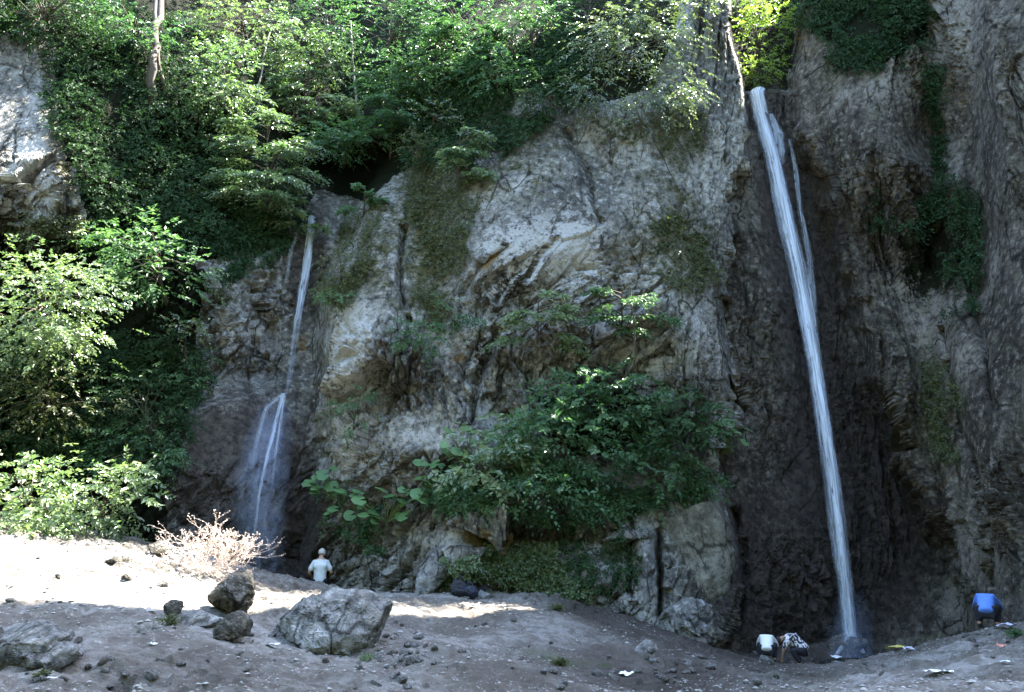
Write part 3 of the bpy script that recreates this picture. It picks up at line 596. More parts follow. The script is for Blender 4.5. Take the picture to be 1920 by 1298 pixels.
ivy('ivy', 'thin brown-green creeper in the mossy groove of the buttress', 'ivy', [(752, 330), (860, 300), (930, 330), (880, 450), (860, 560), (830, 620), (770, 600), (765, 470)], 1500, M_LEAFO, 0.09, 0.2, -0.1, 'ivy on the rocks', 0.6, 0.5, 6)
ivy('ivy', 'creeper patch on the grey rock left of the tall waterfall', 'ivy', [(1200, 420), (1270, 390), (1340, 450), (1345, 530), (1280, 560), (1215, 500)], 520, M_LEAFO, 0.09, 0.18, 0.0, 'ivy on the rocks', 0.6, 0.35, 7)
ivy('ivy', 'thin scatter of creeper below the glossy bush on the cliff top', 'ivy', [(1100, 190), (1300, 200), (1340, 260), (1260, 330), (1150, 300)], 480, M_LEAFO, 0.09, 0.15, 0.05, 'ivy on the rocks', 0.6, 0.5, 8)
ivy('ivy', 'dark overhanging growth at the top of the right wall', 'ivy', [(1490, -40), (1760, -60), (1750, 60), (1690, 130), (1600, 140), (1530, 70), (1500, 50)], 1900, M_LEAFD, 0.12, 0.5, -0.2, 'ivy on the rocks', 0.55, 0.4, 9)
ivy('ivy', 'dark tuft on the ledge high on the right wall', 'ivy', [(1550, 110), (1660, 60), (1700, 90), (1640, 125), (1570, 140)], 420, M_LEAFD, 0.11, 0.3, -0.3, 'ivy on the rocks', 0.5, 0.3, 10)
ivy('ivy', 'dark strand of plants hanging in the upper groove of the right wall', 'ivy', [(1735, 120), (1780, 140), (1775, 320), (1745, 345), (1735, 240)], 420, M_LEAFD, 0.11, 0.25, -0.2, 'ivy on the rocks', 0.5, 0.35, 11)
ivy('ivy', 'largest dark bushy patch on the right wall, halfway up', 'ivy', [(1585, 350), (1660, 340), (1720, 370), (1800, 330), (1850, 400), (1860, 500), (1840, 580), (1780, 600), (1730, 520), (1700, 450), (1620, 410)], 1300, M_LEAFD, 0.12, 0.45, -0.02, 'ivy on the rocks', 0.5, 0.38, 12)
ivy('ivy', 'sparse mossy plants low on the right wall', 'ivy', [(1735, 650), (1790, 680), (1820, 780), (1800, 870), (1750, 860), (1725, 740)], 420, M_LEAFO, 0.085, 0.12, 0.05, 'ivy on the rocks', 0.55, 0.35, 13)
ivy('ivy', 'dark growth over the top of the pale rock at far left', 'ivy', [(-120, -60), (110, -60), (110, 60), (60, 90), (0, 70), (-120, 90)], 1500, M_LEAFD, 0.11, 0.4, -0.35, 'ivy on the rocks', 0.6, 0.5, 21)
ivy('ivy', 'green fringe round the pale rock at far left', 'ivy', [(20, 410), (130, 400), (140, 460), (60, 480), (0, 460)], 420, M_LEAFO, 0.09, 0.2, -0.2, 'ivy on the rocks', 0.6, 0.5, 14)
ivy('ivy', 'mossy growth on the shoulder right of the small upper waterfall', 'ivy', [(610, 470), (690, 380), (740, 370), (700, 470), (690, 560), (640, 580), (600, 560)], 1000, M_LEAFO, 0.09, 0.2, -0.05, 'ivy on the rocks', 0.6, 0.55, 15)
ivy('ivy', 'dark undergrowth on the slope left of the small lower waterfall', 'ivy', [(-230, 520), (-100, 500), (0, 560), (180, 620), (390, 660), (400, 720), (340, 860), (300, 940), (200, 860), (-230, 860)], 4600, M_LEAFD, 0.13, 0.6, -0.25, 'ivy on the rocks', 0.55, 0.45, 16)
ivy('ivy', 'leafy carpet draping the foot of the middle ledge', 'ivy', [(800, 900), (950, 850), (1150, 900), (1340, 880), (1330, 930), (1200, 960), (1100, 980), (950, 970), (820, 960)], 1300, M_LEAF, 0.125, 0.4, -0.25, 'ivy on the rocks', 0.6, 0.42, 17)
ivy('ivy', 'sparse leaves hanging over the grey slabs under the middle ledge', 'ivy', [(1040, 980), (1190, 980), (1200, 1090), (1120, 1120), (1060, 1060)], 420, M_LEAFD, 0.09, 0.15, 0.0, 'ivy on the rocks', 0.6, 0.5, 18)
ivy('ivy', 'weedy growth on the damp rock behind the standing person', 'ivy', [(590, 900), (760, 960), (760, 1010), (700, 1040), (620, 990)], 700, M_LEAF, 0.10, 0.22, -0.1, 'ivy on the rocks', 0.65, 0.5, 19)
ivy('ground_cover', 'low green ground cover on the slope below the cliff ledge', 'ground cover', [(800, 1085), (850, 1050), (930, 1030), (1050, 1025), (1060, 1085), (1120, 1115), (1080, 1130), (1000, 1112), (920, 1085), (820, 1100)], 2600, M_LEAFB, 0.075, 0.16, -0.6, None, 0.75, 0.6, 20, kind='stuff', hang=0.1)

T = 'tree'
for lab, px, py, rx, ry, off, mat, kw in [
    ('bright tree at the top edge beside the leaning trunk', 450, 40, 110, 70, 1.2, M_LEAFB, dict(tone=.6)),
    ('mid green cliff-top tree, first right of the leaning trunk tree', 610, 30, 100, 80, 1.0, M_LEAF, {}),
    ('soft green cliff-top tree above the pale dead stem', 740, 50, 100, 80, 1.0, M_LEAF, dict(tone=.6)),
    ('broad cliff-top tree over the mossy groove', 880, 40, 110, 80, 0.9, M_LEAF, {}),
    ('cliff-top tree just left of the glossy bush', 1000, 50, 90, 80, 0.8, M_LEAF, dict(tone=.4)),
    ('dark tree on the skyline behind the glossy bush', 1110, 0, 90, 70, 0.6, M_LEAFD, dict(tone=.6)),
    ('dark tree at the very top left corner', 90, 10, 120, 80, 1.0, M_LEAFD, dict(tone=.6)),
    ('green tree with sunlit tips over the ivy curtain', 250, 40, 110, 60, 1.0, M_LEAF, {}),
    ('shadowed tree behind the layered tree', 560, 130, 90, 60, 0.5, M_LEAFD, dict(tone=.7)),
    ('leafy tree roofing the dark hollow', 655, 262, 85, 45, 1.4, M_LEAF, dict(tone=.6, dens=1.9)),
    ('pale green tree in the second row from the top, left of the pale dead stem', 590, 110, 90, 60, 1.0, M_LEAFB, dict(tone=.4, dens=1.9)),
    ('mid green tree in the second row from the top, right of the pale dead stem', 770, 140, 90, 65, 1.0, M_LEAF, dict(tone=.7, dens=1.9)),
    ('leafy tree under the skyline left of the glossy bush', 930, 130, 90, 55, 0.9, M_LEAF, dict(tone=.45, dens=1.9)),
    ('sunlit tree between the ivy curtain and the layered tree', 420, 150, 80, 80, 1.0, M_LEAFB, dict(tone=.5, dens=1.9)),
    ('high tree out over the top edge in the middle', 680, -120, 160, 90, 1.0, M_LEAF, {}),
    ('high tree out over the top edge above the glossy bush', 950, -110, 160, 90, 1.0, M_LEAF, {}),
    ('high tree out over the top edge at left', 380, -110, 170, 90, 1.2, M_LEAF, {}),
]: bush('tree', lab, T, px, py, rx, ry, off, mat, group=G_TOP, leaf=0.14, trunk=.06, **kw)
for lab, px, py, rx, ry, off, mat, kw in [
    ('layered tree with drooping leaf tiers left of the small upper waterfall', 490, 320, 135, 130, 1.0, M_LEAFB, dict(limbs=17, tone=.45, trunk=.07)),
    ('smaller layered tree leaning over the top of the small upper waterfall', 540, 400, 70, 60, 0.9, M_LEAFB, dict(limbs=8, tone=.5)),
    ('layered tree on the slope above the dark hollow', 570, 200, 110, 90, 0.9, M_LEAFB, dict(limbs=12, tone=.4)),
    ('fine-leaved tree right of the dark hollow', 730, 210, 110, 100, 0.9, M_LEAF, dict(limbs=14, tone=.6)),
    ('spreading cliff-top tree under the top edge in the middle', 830, 110, 120, 80, 0.9, M_LEAF, dict(limbs=12, tone=.55)),
    ('drooping cliff-top tree beside the shadowed hanging growth', 960, 90, 90, 70, 0.8, M_LEAF, dict(limbs=9, tone=.6)),
    ('small tree arching over the mossy groove of the buttress', 860, 300, 90, 70, 0.8, M_LEAFB, dict(limbs=9, tone=.5)),
    ('leafy shrub clinging to the shoulder right of the small upper waterfall', 680, 375, 45, 40, 0.4, M_LEAF, dict(limbs=6, tone=.7)),
    ('thin tree with leaves toned as sunlit spreading in front of the buttress above the ledge', 1010, 610, 110, 60, 0.9, M_LEAFB, dict(limbs=11, tone=.75, dens=.7)),
    ('airy sapling with a thin dark stem above the middle ledge', 1170, 590, 100, 60, 0.8, M_LEAF, dict(limbs=10, tone=.7, dens=.5)),
]: tier('tree', lab, T, px, py, rx, ry, off, mat, group='layered trees over the cliff', **kw)
for lab, px, py, rx, ry, off, mat, kw in [
    ('sunlit pale green tree at the left edge, halfway up', 70, 570, 150, 125, 1.6, M_LEAFB, dict(tone=.7, leaf=.115, wid=.6, trunk=.07, dens=1.5)),
    ('sunlit tree between the left edge tree and the small upper waterfall', 290, 490, 110, 90, 1.4, M_LEAF, dict(tone=.9, leaf=.14, trunk=.07, dens=1.6)),
    ('sunlit bush at the left edge above the bright gravel', 50, 925, 150, 95, 0, M_LEAFB, dict(tone=.75, leaf=.12, Y=17.6, dens=1.6, wid=.6)),
    ('green bush at the right end of the sunlit left bushes', 190, 945, 95, 85, 0, M_LEAFB, dict(tone=.5, Y=18.4, dens=1.7)),
    ('dark olive bush under the left edge tree', 90, 740, 130, 80, 1.0, M_LEAFO, dict(tone=.3)),
    ('dark green bush in the middle of the left slope', 270, 760, 90, 100, 0.8, M_LEAFD, dict(tone=.6)),
    ('small green bush low beside the dark wet rock', 240, 850, 80, 60, 0.9, M_LEAF, dict(tone=.45)),
    ('dark bush beneath the grey rock face left of the waterfall', 345, 660, 60, 60, 0.6, M_LEAFD, dict(tone=.5)),
    ('pale sprig in front of the grey rock left of the small waterfall', 345, 610, 35, 25, 0.9, M_LEAFG, dict(tone=.5)),
]: bush('bush', lab, 'bush', px, py, rx, ry, off, mat, group=G_L, **kw)
for lab, px, py, rx, ry, off, mat, kw in [
    ('glossy sunlit bush crowning the cliff left of the notch', 1190, 80, 110, 90, 0.8, M_LEAFG, dict(tone=.8, droop=.6, dens=1.7)),
    ('glossy bush hanging down the cliff just left of the notch', 1245, 165, 70, 62, 0.7, M_LEAFG, dict(tone=.8, droop=.7, dens=1.5)),
    ('small glossy bush hanging lowest on the cliff top', 1205, 220, 50, 40, 0.5, M_LEAFG, dict(tone=.4, droop=.7)),
    ('tall glossy bush at the top edge beside the notch', 1235, 15, 62, 70, 0.8, M_LEAFG, dict(tone=.7, dens=1.5)),
    ('sunlit glossy bush on the very top of the rock spur beside the notch', 1312, 5, 48, 42, 0.5, M_LEAFG, dict(tone=.9, dens=1.6)),
    ('dark-centred glossy bush on the brow left of the hanging ones', 1120, 170, 75, 50, 0.6, M_LEAFG, dict(tone=.35, droop=.6, dens=1.3)),
    ('shaded bush on the brow at the head of the grey streaked rock', 1040, 180, 70, 50, 0.6, M_LEAFD, dict(tone=.7, droop=.6, dens=1.3)),
    ('pale shrub with sunlit tips above the mossy groove', 815, 215, 45, 30, 0.6, M_LEAFG, dict(tone=.7)),
]: bush('bush', lab, 'bush', px, py, rx, ry, off, mat, group='glossy bushes on the cliff top', wid=.42, **kw)
for lab, px, py, rx, ry, off, mat, kw in [
    ('largest dark green bush on the middle ledge', 1135, 745, 110, 75, 0.9, M_LEAF, dict(tone=.6, dens=2.4)),
    ('dark leafy bush at the right end of the middle ledge', 1255, 800, 85, 75, 0.8, M_LEAFD, dict(tone=.75, dens=1.8)),
    ('green bush in the centre of the middle ledge, below the largest', 1060, 830, 110, 80, 0.9, M_LEAF, dict(tone=.6, dens=2.3)),
    ('bright green bush at the left end of the middle ledge', 900, 870, 100, 68, 0.9, M_LEAFB, dict(tone=.7, dens=1.6)),
    ('lower green bush hanging over the slabs at the right of the ledge', 1240, 880, 85, 55, 0.8, M_LEAF, dict(tone=.35)),
    ('low bush hanging over the ochre overhang', 990, 930, 100, 45, 0.7, M_LEAF, dict(tone=.5)),
    ('sunlit sprig on the ridge of the ledge bushes', 955, 800, 45, 35, 0.9, M_LEAFB, dict(tone=.9)),
    ('drooping plant beside the dark gully, right of the ledge', 1325, 785, 40, 35, 0.5, M_LEAF, dict(tone=.7)),
]: bush('bush', lab, 'bush', px, py, rx, ry, off, mat, group=G_C, leaf=.17, wid=.62, **kw)
for lab, px, py, rx, ry, off, mat, kw in [
    ('small shrub on the pale face of the buttress', 790, 640, 60, 45, 0.4, M_LEAF, dict(tone=.55)),
    ('tuft of leaves hanging on the left edge of the buttress', 665, 775, 32, 45, 0.35, M_LEAF, dict(tone=.6)),
    ('scrubby shrub below the mossy groove', 850, 590, 50, 35, 0.4, M_LEAF, dict(tone=.4)),
    ('little shrub near the top of the left shoulder of the buttress', 640, 500, 35, 35, 0.35, M_LEAFO, dict(tone=.7)),
    ('low tuft beside the small upper waterfall', 625, 555, 30, 15, 0.35, M_LEAF, dict(tone=.8)),
    ('shrub over the brow of the buttress at the mossy groove', 780, 285, 55, 40, 0.4, M_LEAFO, dict(tone=.6)),
]: bush('shrub', lab, 'shrub', px, py, rx, ry, off, mat, group=G_S, leaf=.10, **kw)
for lab, px, py, rx, ry, Y, kw in [
    ('bright yellow-green tree filling the notch behind the waterfall lip', 1425, 70, 75, 85, 27.3, {}),
    ('yellow-green tree at the left of the notch', 1375, 20, 70, 80, 28.5, {}),
    ('taller yellow-green tree deep in the notch', 1450, -10, 90, 100, 30, dict(tone=.6)),
    ('low yellow-green bush right behind the waterfall lip', 1425, 132, 55, 36, 26.1, dict(tone=.8, dens=1.6)),
]: bush('tree', lab, T, px, py, rx, ry, 0, M_LEAFY, group=G_N, Y=Y, leaf=.15, trunk=.05, **kw)
# bare and leaning stems
def stem(name, label, pts, r, mat):
    w = np.array([cliff(x, y)[0] - np.array([0, o, 0]) for x, y, o in pts]); B = w[0]
    tb = Tubes(7); n = 14; t = np.linspace(0, 1, len(w)); tt = np.linspace(0, 1, n)
    c = np.stack([np.interp(tt, t, w[:, q]) for q in range(3)], -1); c[1:-1] += rng.normal(0, r * .5, (n - 2, 3)); tb.add(c - B, np.linspace(r, r * .55, n))
    root = empty('tree', Vector(B)); tag(root, label, 'tree'); obj('trunk', tb.mesh('trunk'), mat, root)
stem('tree', 'dark trunk leaning up to the top edge over the ivy curtain', [(285, 215, -.2), (305, 150, .9), (325, 80, 1.3), (345, -60, 1.6)], 0.16, M_BARK)
stem('tree', 'second thinner dark trunk leaning beside the ivy curtain', [(300, 190, -.2), (318, 120, .9), (322, 40, 1.4), (318, -60, 1.6)], 0.09, M_BARK)
stem('tree', 'thin pale stem rising above the dark hollow', [(676, 230, -.2), (672, 175, .8), (668, 130, .9), (664, 60, .8)], 0.045, M_BARKP)
stem('tree', 'thin pale stem between the layered trees near the top', [(488, 240, -.2), (495, 190, .8), (508, 130, .9), (522, 70, .9)], 0.04, M_BARKP)
stem('tree', 'thin dark stem of the airy sapling on the ledge', [(1184, 760, -.2), (1182, 690, .9), (1180, 620, .9), (1176, 560, .8)], 0.03, M_BARK)

# butterbur: big round leaves, each its own part
def round_leaf():
    n = 14; th = np.linspace(0.22, 2 * math.pi - 0.22, n); V = [(0, 0, 0)]
    for f, z in ((0.55, 0.05), (1.0, 0.02)):
        for k, t in enumerate(th): V.append((f * math.cos(t) * (1 + 0.06 * math.sin(7 * t)), f * math.sin(t), z + 0.07 * math.sin(5 * t) * f))
    F = [(0, 1 + k, 2 + k) for k in range(n - 1)]
    for k in range(n - 1): F += [(1 + k, 1 + n + k, 2 + n + k), (1 + k, 2 + n + k, 2 + k)]
    return np.array(V), np.array(F)
LV, LF = round_leaf()
LEAFM = [mesh_np('leaf', LV * np.array([1, 1, z]), LF, True, {'tint': np.full(len(LV), t)}) for t, z in ((.2, 1), (.5, 1.6), (.8, .7), (1, 1.2))]
for me in LEAFM: me.materials.append(M_BIGLEAF)
for lab, px, py, n, w, h in [('butterbur plant low beside the small waterfall, leftmost', 622, 905, 14, 32, 28), ('butterbur plant with big drooping leaves, lowest of the group', 725, 955, 20, 55, 30),
        ('butterbur plant between the lowest one and the ledge bushes', 820, 915, 15, 40, 35), ('butterbur plant at the upper left end of the ledge bushes', 880, 845, 18, 45, 35),
        ('butterbur leaves at the right end of the ledge by the dark gully', 1350, 835, 6, 35, 22), ('butterbur leaves in the shade of the ledge bushes', 1190, 840, 9, 50, 30), ('butterbur plant under the leftmost one', 660, 950, 8, 38, 30)]:
    B = cliff(px, py + h * .6)[0]; root = empty('butterbur_plant', Vector(B)); tag(root, lab, 'plant', 'butterbur plants')
    tb = Tubes(5)
    for k in range(n):
        x, y = px + rng.uniform(-w, w), py + rng.uniform(-h, h) ; q = cliff(x, y)[0]; r = rng.uniform(.09, .20)
        e = np.array([q[0], min(q[1], B[1]) - rng.uniform(.25, .6), q[2] + .1])
        o = obj('leaf', LEAFM[k % 4], None, root); o.location = Vector(e - B); o.scale = (r, r, r)
        o.rotation_euler = (math.radians(rng.uniform(15, 60)), math.radians(rng.uniform(-25, 25)), math.radians(rng.uniform(-60, 60)))
        tb.add(curve3([0, .1, -.1], (e - B) * .6 + np.array([0, 0, .05]), e - B, 6), np.linspace(.016, .009, 6))
    tag(obj('petioles', tb.mesh('petioles'), M_PETIOLE, root), kind='stuff')

# ------------------------------------------------------------------ falling water
def ribbon(rows, bulge=0.12, nseg=10, sub=4, tone=1.0):
    """rows: (left px, right px, py, Y) -> mesh bulging towards the viewer"""
    R = np.array(rows, float); t = np.linspace(0, 1, len(R)); tt = np.linspace(0, 1, (len(R) - 1) * sub + 1)
    R = np.stack([np.interp(tt, t, R[:, q]) for q in range(R.shape[1])], -1)
    a = unp(R[:, 0], R[:, 2], R[:, 3]); b = unp(R[:, 1], R[:, 2], R[:, 3]); u = np.linspace(0, 1, nseg + 1)
    V = a[:, None] * (1 - u)[None, :, None] + b[:, None] * u[None, :, None]
    V[..., 1] -= bulge * np.sin(u * math.pi)[None] + 0.02 * rng.normal(0, 1, V.shape[:2])
    L = np.r_[0, np.cumsum(np.linalg.norm(np.diff(V[:, nseg // 2], axis=0), axis=1))]
    n, m = V.shape[:2]; i = np.arange(n * m).reshape(n, m)
    F = np.stack([i[:-1, :-1], i[1:, :-1], i[1:, 1:], i[:-1, 1:]], -1).reshape(-1, 4)
    fade = np.broadcast_to((R[:, 4] if R.shape[1] > 4 else np.ones(n))[:, None], (n, m))
    return V.reshape(-1, 3), F, dict(across=np.broadcast_to(u, (n, m)), along=np.broadcast_to(L[:, None], (n, m)), fade=fade)
def water(name, rows, mat, parent, origin, **kw):
    V, F, A = ribbon(rows, **kw); me = mesh_np(name, V - origin, F, True, A); return obj(name, me, mat, parent)
FALL = [(1401, 1432, 172, 25.5), (1410, 1440, 215, 25.2), (1431, 1468, 300, 24.9), (1453, 1490, 400, 24.5), (1478, 1511, 500, 24.1), (1496, 1530, 600, 23.7), (1512, 1548, 700, 23.35), (1528, 1563, 800, 23.0), (1544, 1577, 900, 22.7), (1556, 1588, 1000, 22.4), (1568, 1599, 1100, 22.15), (1577, 1610, 1192, 22.0)]
def hug(rows, gap):
    out = []
    for r in rows:
        c = (r[0] + r[1]) / 2; d = min(cdepth(c, r[2], 3), cdepth(r[0], r[2], 3), cdepth(r[1], r[2], 3)) - gap; out.append((r[0], r[1], r[2], min(r[3], d), *r[4:]))
    y = np.array([o[3] for o in out]); y = np.convolve(np.r_[y[0], y, y[-1]], [.25, .5, .25], 'valid')
    return [(o[0], o[1], o[2], min(v, o[3] + .05), *o[4:]) for o, v in zip(out, y)]
FALL = hug([(a + (b - a) * .13, b - (b - a) * .13, c, d) for a, b, c, d in FALL], 0.25)
O = unp(1594, 1215, 21.9)
wf = empty('waterfall', Vector(O)); tag(wf, 'tall narrow waterfall plunging from the notch in the cliff', 'waterfall')
water('stream', FALL, M_FALL, wf, O, bulge=.22)
water('back_stream', [(a - 6, b + 6, c, d + .15, .6) for a, b, c, d in FALL], M_VEIL, wf, O, bulge=.05)
for k_, (off_, amp_) in enumerate([(-.48, .10), (.46, .12), (.1, .3)]):      # loose strands that leave the main sheet
    rows_w = []
    for q_, (a, b, c, d) in enumerate(FALL):
        m_ = (a + b) / 2 + (b - a) * (off_ + amp_ * math.sin(q_ * 1.3 + k_ * 2.1)); rows_w.append((m_ - 5, m_ + 5, c, d - .12, .15 + .4 * (q_ % (k_ + 2) != 0)))
    water('strand', rows_w, M_THIN, wf, O, bulge=.03)
water('lip_foam', hug([(1408, 1436, 168, 26.0), (1404, 1434, 175, 25.4), (1412, 1442, 215, 25.2)], .15), M_FALL, wf, O, bulge=.2)
water('splash_jet', [(1584, 1600, 1188, 21.95), (1576, 1590, 1205, 21.9), (1562, 1575, 1226, 21.8, )], M_THIN, wf, O, bulge=.08)
water('splash_jet', [(1590, 1606, 1188, 21.95), (1602, 1616, 1205, 21.9), (1612, 1624, 1224, 21.8)], M_THIN, wf, O, bulge=.08)
water('spray_mist', [(1560, 1630, 1100, 22.0, .0), (1550, 1640, 1180, 21.85, .7), (1540, 1650, 1230, 21.75, .9)], M_MIST, wf, O, bulge=.4)
O = unp(1525, 590, 24)
w2 = empty('waterfall', Vector(O)); tag(w2, 'faint side trickle sliding down the rock right of the tall waterfall', 'waterfall')
water('stream', hug([(1476, 1484, 262, 25.6, .4), (1485, 1496, 310, 25.4, .7), (1496, 1508, 400, 25, .7), (1510, 1524, 480, 24.6, .6), (1516, 1532, 560, 24.3, .7), (1520, 1536, 610, 24.2, .1)], .08), M_THIN, w2, O, bulge=.04)
O = unp(1465, 300, 25)
w3 = empty('waterfall', Vector(O)); tag(w3, 'small stepped cascade of white water right under the notch', 'waterfall')
water('stream', hug([(1438, 1452, 215, 25.6, .7), (1446, 1470, 250, 25.4, .9), (1454, 1474, 285, 25.3, .7), (1462, 1472, 310, 25.2, .2)], .08), M_THIN, w3, O, bulge=.06)
O = unp(548, 700, 24.5)
w4 = empty('waterfall', Vector(O)); tag(w4, 'thin double-stranded upper drop of the left waterfall', 'waterfall')
water('strand', hug([(576, 592, 405, 26, .8), (568, 584, 480, 25.5, 1), (556, 570, 560, 25.2, 1), (547, 555, 630, 25, .6), (541, 548, 690, 24.8, .35), (534, 541, 740, 24.4, .25)], .1), M_THIN, w4, O, bulge=.05)
water('strand', hug([(582, 592, 415, 26, .6), (574, 584, 500, 25.5, .9), (563, 569, 580, 25.2, .6), (552, 557, 650, 25, .3), (543, 547, 720, 24.6, .05)], .14), M_THIN, w4, O, bulge=.03)
water('strand', hug([(552, 562, 440, 26, .2), (540, 550, 470, 25.5, .6), (532, 540, 530, 25.3, .2)], .08), M_THIN, w4, O, bulge=.03)
O = unp(480, 1080, 22.9)
w5 = empty('waterfall', Vector(O)); tag(w5, 'lower drop of the left waterfall fanning over dark rock', 'waterfall')
water('strand', hug([(526, 537, 738, 23.6, 1), (511, 520, 800, 23.4, 1), (496, 505, 860, 23.2, 1), (482, 489, 930, 23.1, .9), (475, 482, 1000, 23, .6), (471, 478, 1060, 23, .1)], .12), M_THIN, w5, O, bulge=.05)
water('strand', hug([(520, 534, 742, 23.6, .6), (494, 506, 765, 23.5, .5), (478, 488, 820, 23.3, .3), (462, 474, 900, 23.2, .05)], .1), M_THIN, w5, O, bulge=.05)
water('strand', hug([(530, 537, 742, 23.6, .7), (517, 523, 830, 23.3, .5), (505, 511, 920, 23.2, .15)], .1), M_THIN, w5, O, bulge=.03)
water('mist_veil', hug([(500, 548, 735, 23.7, .0), (480, 550, 765, 23.6, .3), (455, 550, 820, 23.5, .8), (430, 545, 900, 23.3, 1), (428, 540, 1000, 23.1, 1), (436, 535, 1095, 23, .8)], .09), M_MIST, w5, O, bulge=.15)
# ------------------------------------------------------------------ boulders, slabs and stones
import bmesh
def rock_mesh(name, dims, seed, sub=5, cut=7, rough=0.05, dr=(0.40, 0.78), fine=0.02):
    """a stone: ball cut by random planes, then weathered; dims are half sizes"""
    bm = bmesh.new(); bmesh.ops.create_icosphere(bm, subdivisions=sub, radius=1.0)
    V = np.array([v.co[:] for v in bm.verts]); F = np.array([[v.index for v in f.verts] for f in bm.faces]); bm.free()
    r = np.random.default_rng(seed); q = V.copy()
    for k in range(cut):
        n = unit(r.normal(0, 1, 3)); d = r.uniform(*dr); s = q @ n; q -= np.clip(s - d, 0, None)[:, None] * n[None] * 0.92
    q *= np.asarray(dims) / np.abs(q).max(0)
    nn = unit(q / np.asarray(dims)); sc = 1.0 / max(dims); h, c = facets(q * 2.2 * sc + seed, seed, 0.6); h2, c2 = facets(q * 6 * sc + seed, seed + 1, 0.7)
    m = float(np.mean(dims))
    q = q + nn * m * (rough * 2.0 * h + rough * 0.9 * h2 + rough * 1.6 * fbm(q * 1.7 * sc + seed, 5, seed) + fine * fbm(q * 9 * sc, 4, seed + 5))[:, None]
    return mesh_np(name, q, F, False, {})
def boulder(name, label, cat, px, py_bot, Y, w, h, d, seed, mat=M_BOULDER, rot=0, tiltx=0, tilty=0, sink=0.25, sub=5, group=None, cut=8, rough=.06, dr=(.4, .78)):
    """w,h,d metres; stands on the ground at the pixel of its foot"""
    c = unp(px, py_bot, Y); z = ground_z(c[0], c[1])
    o = obj(name, rock_mesh(name, (w / 2, d / 2, h / 2), seed, sub, cut, rough, dr), mat)
    o.location = (c[0], c[1], z + h * (0.5 - sink)); o.rotation_euler = (tiltx, tilty, rot); return tag(o, label, cat, group)
boulder('boulder', 'largest grey boulder with a pale top and dark undercut, in front of the standing person', 'boulder', 624, 1222, 12.7, 1.75, 1.22, 1.5, 11, rot=.2, tilty=.12, sink=.24, sub=6, cut=10, rough=.045, dr=(.55, .85))
boulder('boulder', 'brown angular boulder between the dry bush and the largest boulder', 'boulder', 441, 1155, 14.0, .9, .84, .8, 23, M_BROWNROCK, rot=.5, sink=.2, sub=6, cut=14, rough=.05)
boulder('boulder', 'small wedge-shaped dark rock in front of the brown boulder', 'boulder', 432, 1205, 11.8, .62, .48, .5, 37, M_BROWNROCK, rot=.9, sink=.15, tilty=-.2)
boulder('boulder', 'little dark stone in a mossy tuft, left of the brown boulder', 'boulder', 325, 1168, 12.9, .30, .30, .28, 41, M_BROWNROCK, sink=.1)
boulder('boulder', 'wide flat cracked grey rock at the left edge', 'boulder', 20, 1225, 9.9, 1.9, .62, 1.3, 53, rot=-.2, sink=.35, tilty=.1, sub=6, cut=9)
boulder('boulder', 'low rock shelf just right of the flat cracked rock', 'boulder', 100, 1235, 9.6, .9, .40, .7, 59, rot=.3, sink=.35, tilty=.15)
boulder('boulder', 'flat grey slab on the gravel, left of the small wedge rock', 'boulder', 365, 1185, 12.3, .8, .28, .6, 61, sink=.3)
boulder('boulder', 'mossy yellow rock beside the dry bush', 'boulder', 300, 1050, 17.6, .55, .40, .5, 67, M_BROWNROCK, sink=.2)
boulder('boulder', 'flat pinkish rock on the sunlit gravel', 'boulder', 225, 1073, 16, .6, .2, .4, 71, M_BROWNROCK, sink=.3)
boulder('boulder', 'pale rock beside the pile of dark bags', 'boulder', 905, 1125, 19.2, .8, .3, .5, 73, sink=.35)
boulder('boulder', 'rounded pale boulder at the edge of the stream bed', 'boulder', 1215, 1245, 16, .45, .35, .4, 79, sink=.3)
boulder('boulder', 'pale round stone in front of the crouching person in white', 'boulder', 1436, 1258, 18.3, .35, .3, .3, 83, sink=.3)
boulder('boulder', 'dark rock the tall waterfall splits on', 'boulder', 1594, 1232, 21.95, 1.0, .75, .7, 89, M_BROWNROCK, sink=.3)
# slabs leaning on the foot of the cliff
def slab(label, px, py, w, h, d, seed, off, rz=0, ty=0, mat=None, cut=6, rough=.04, tx=-.12):
    Yc = cdepth(px, py, 4) + off; c = unp(px, py, Yc); me = rock_mesh('rock_slab', (w / 2, d / 2, h / 2), seed, 6, cut, rough)
    o = obj('rock_slab', me, mat or M_SLAB); o.location = Vector(c); o.rotation_euler = (tx, ty, rz); tag(o, label, 'rock', 'slabs at the foot of the cliff')
M_SLAB = rock_material('slab_stone', (0.17, 0.16, 0.125), (0.26, 0.245, 0.195), (0.34, 0.325, 0.265), False)
slab('large smooth rounded slab at the cliff foot, left of the dark gully', 1302, 1030, 2.0, 3.0, 1.1, 101, .28, .1, -.10, cut=4, rough=.022)
slab('narrow upright pillar of rock beside the large smooth slab', 1208, 1075, .62, 2.3, .7, 103, .12, .1, .03, M_BOULDER)
slab('leaning grey slab left of the rock pillar', 1080, 1070, .8, 1.3, .6, 107, .15, .2, .2, M_BOULDER)
slab('small leaning slab between the grey slab and the rock pillar', 1130, 1095, .5, 1.0, .5, 109, .1, .2, .35, M_BOULDER)
slab('rough blocky rock under the large smooth slab', 1285, 1165, 1.5, 1.1, .9, 113, .1, .3, 0, M_BOULDER, rough=.08)
slab('low rough rock at the foot of the slabs by the stream', 1320, 1195, 1.1, .6, .7, 127, -.1, .3, 0, M_BROWNROCK, rough=.08)
slab('pale inclined slab at the foot of the buttress above the bags', 825, 1050, .7, 2.2, .8, 131, .2, .3, .5, M_BOULDER, rough=.05)

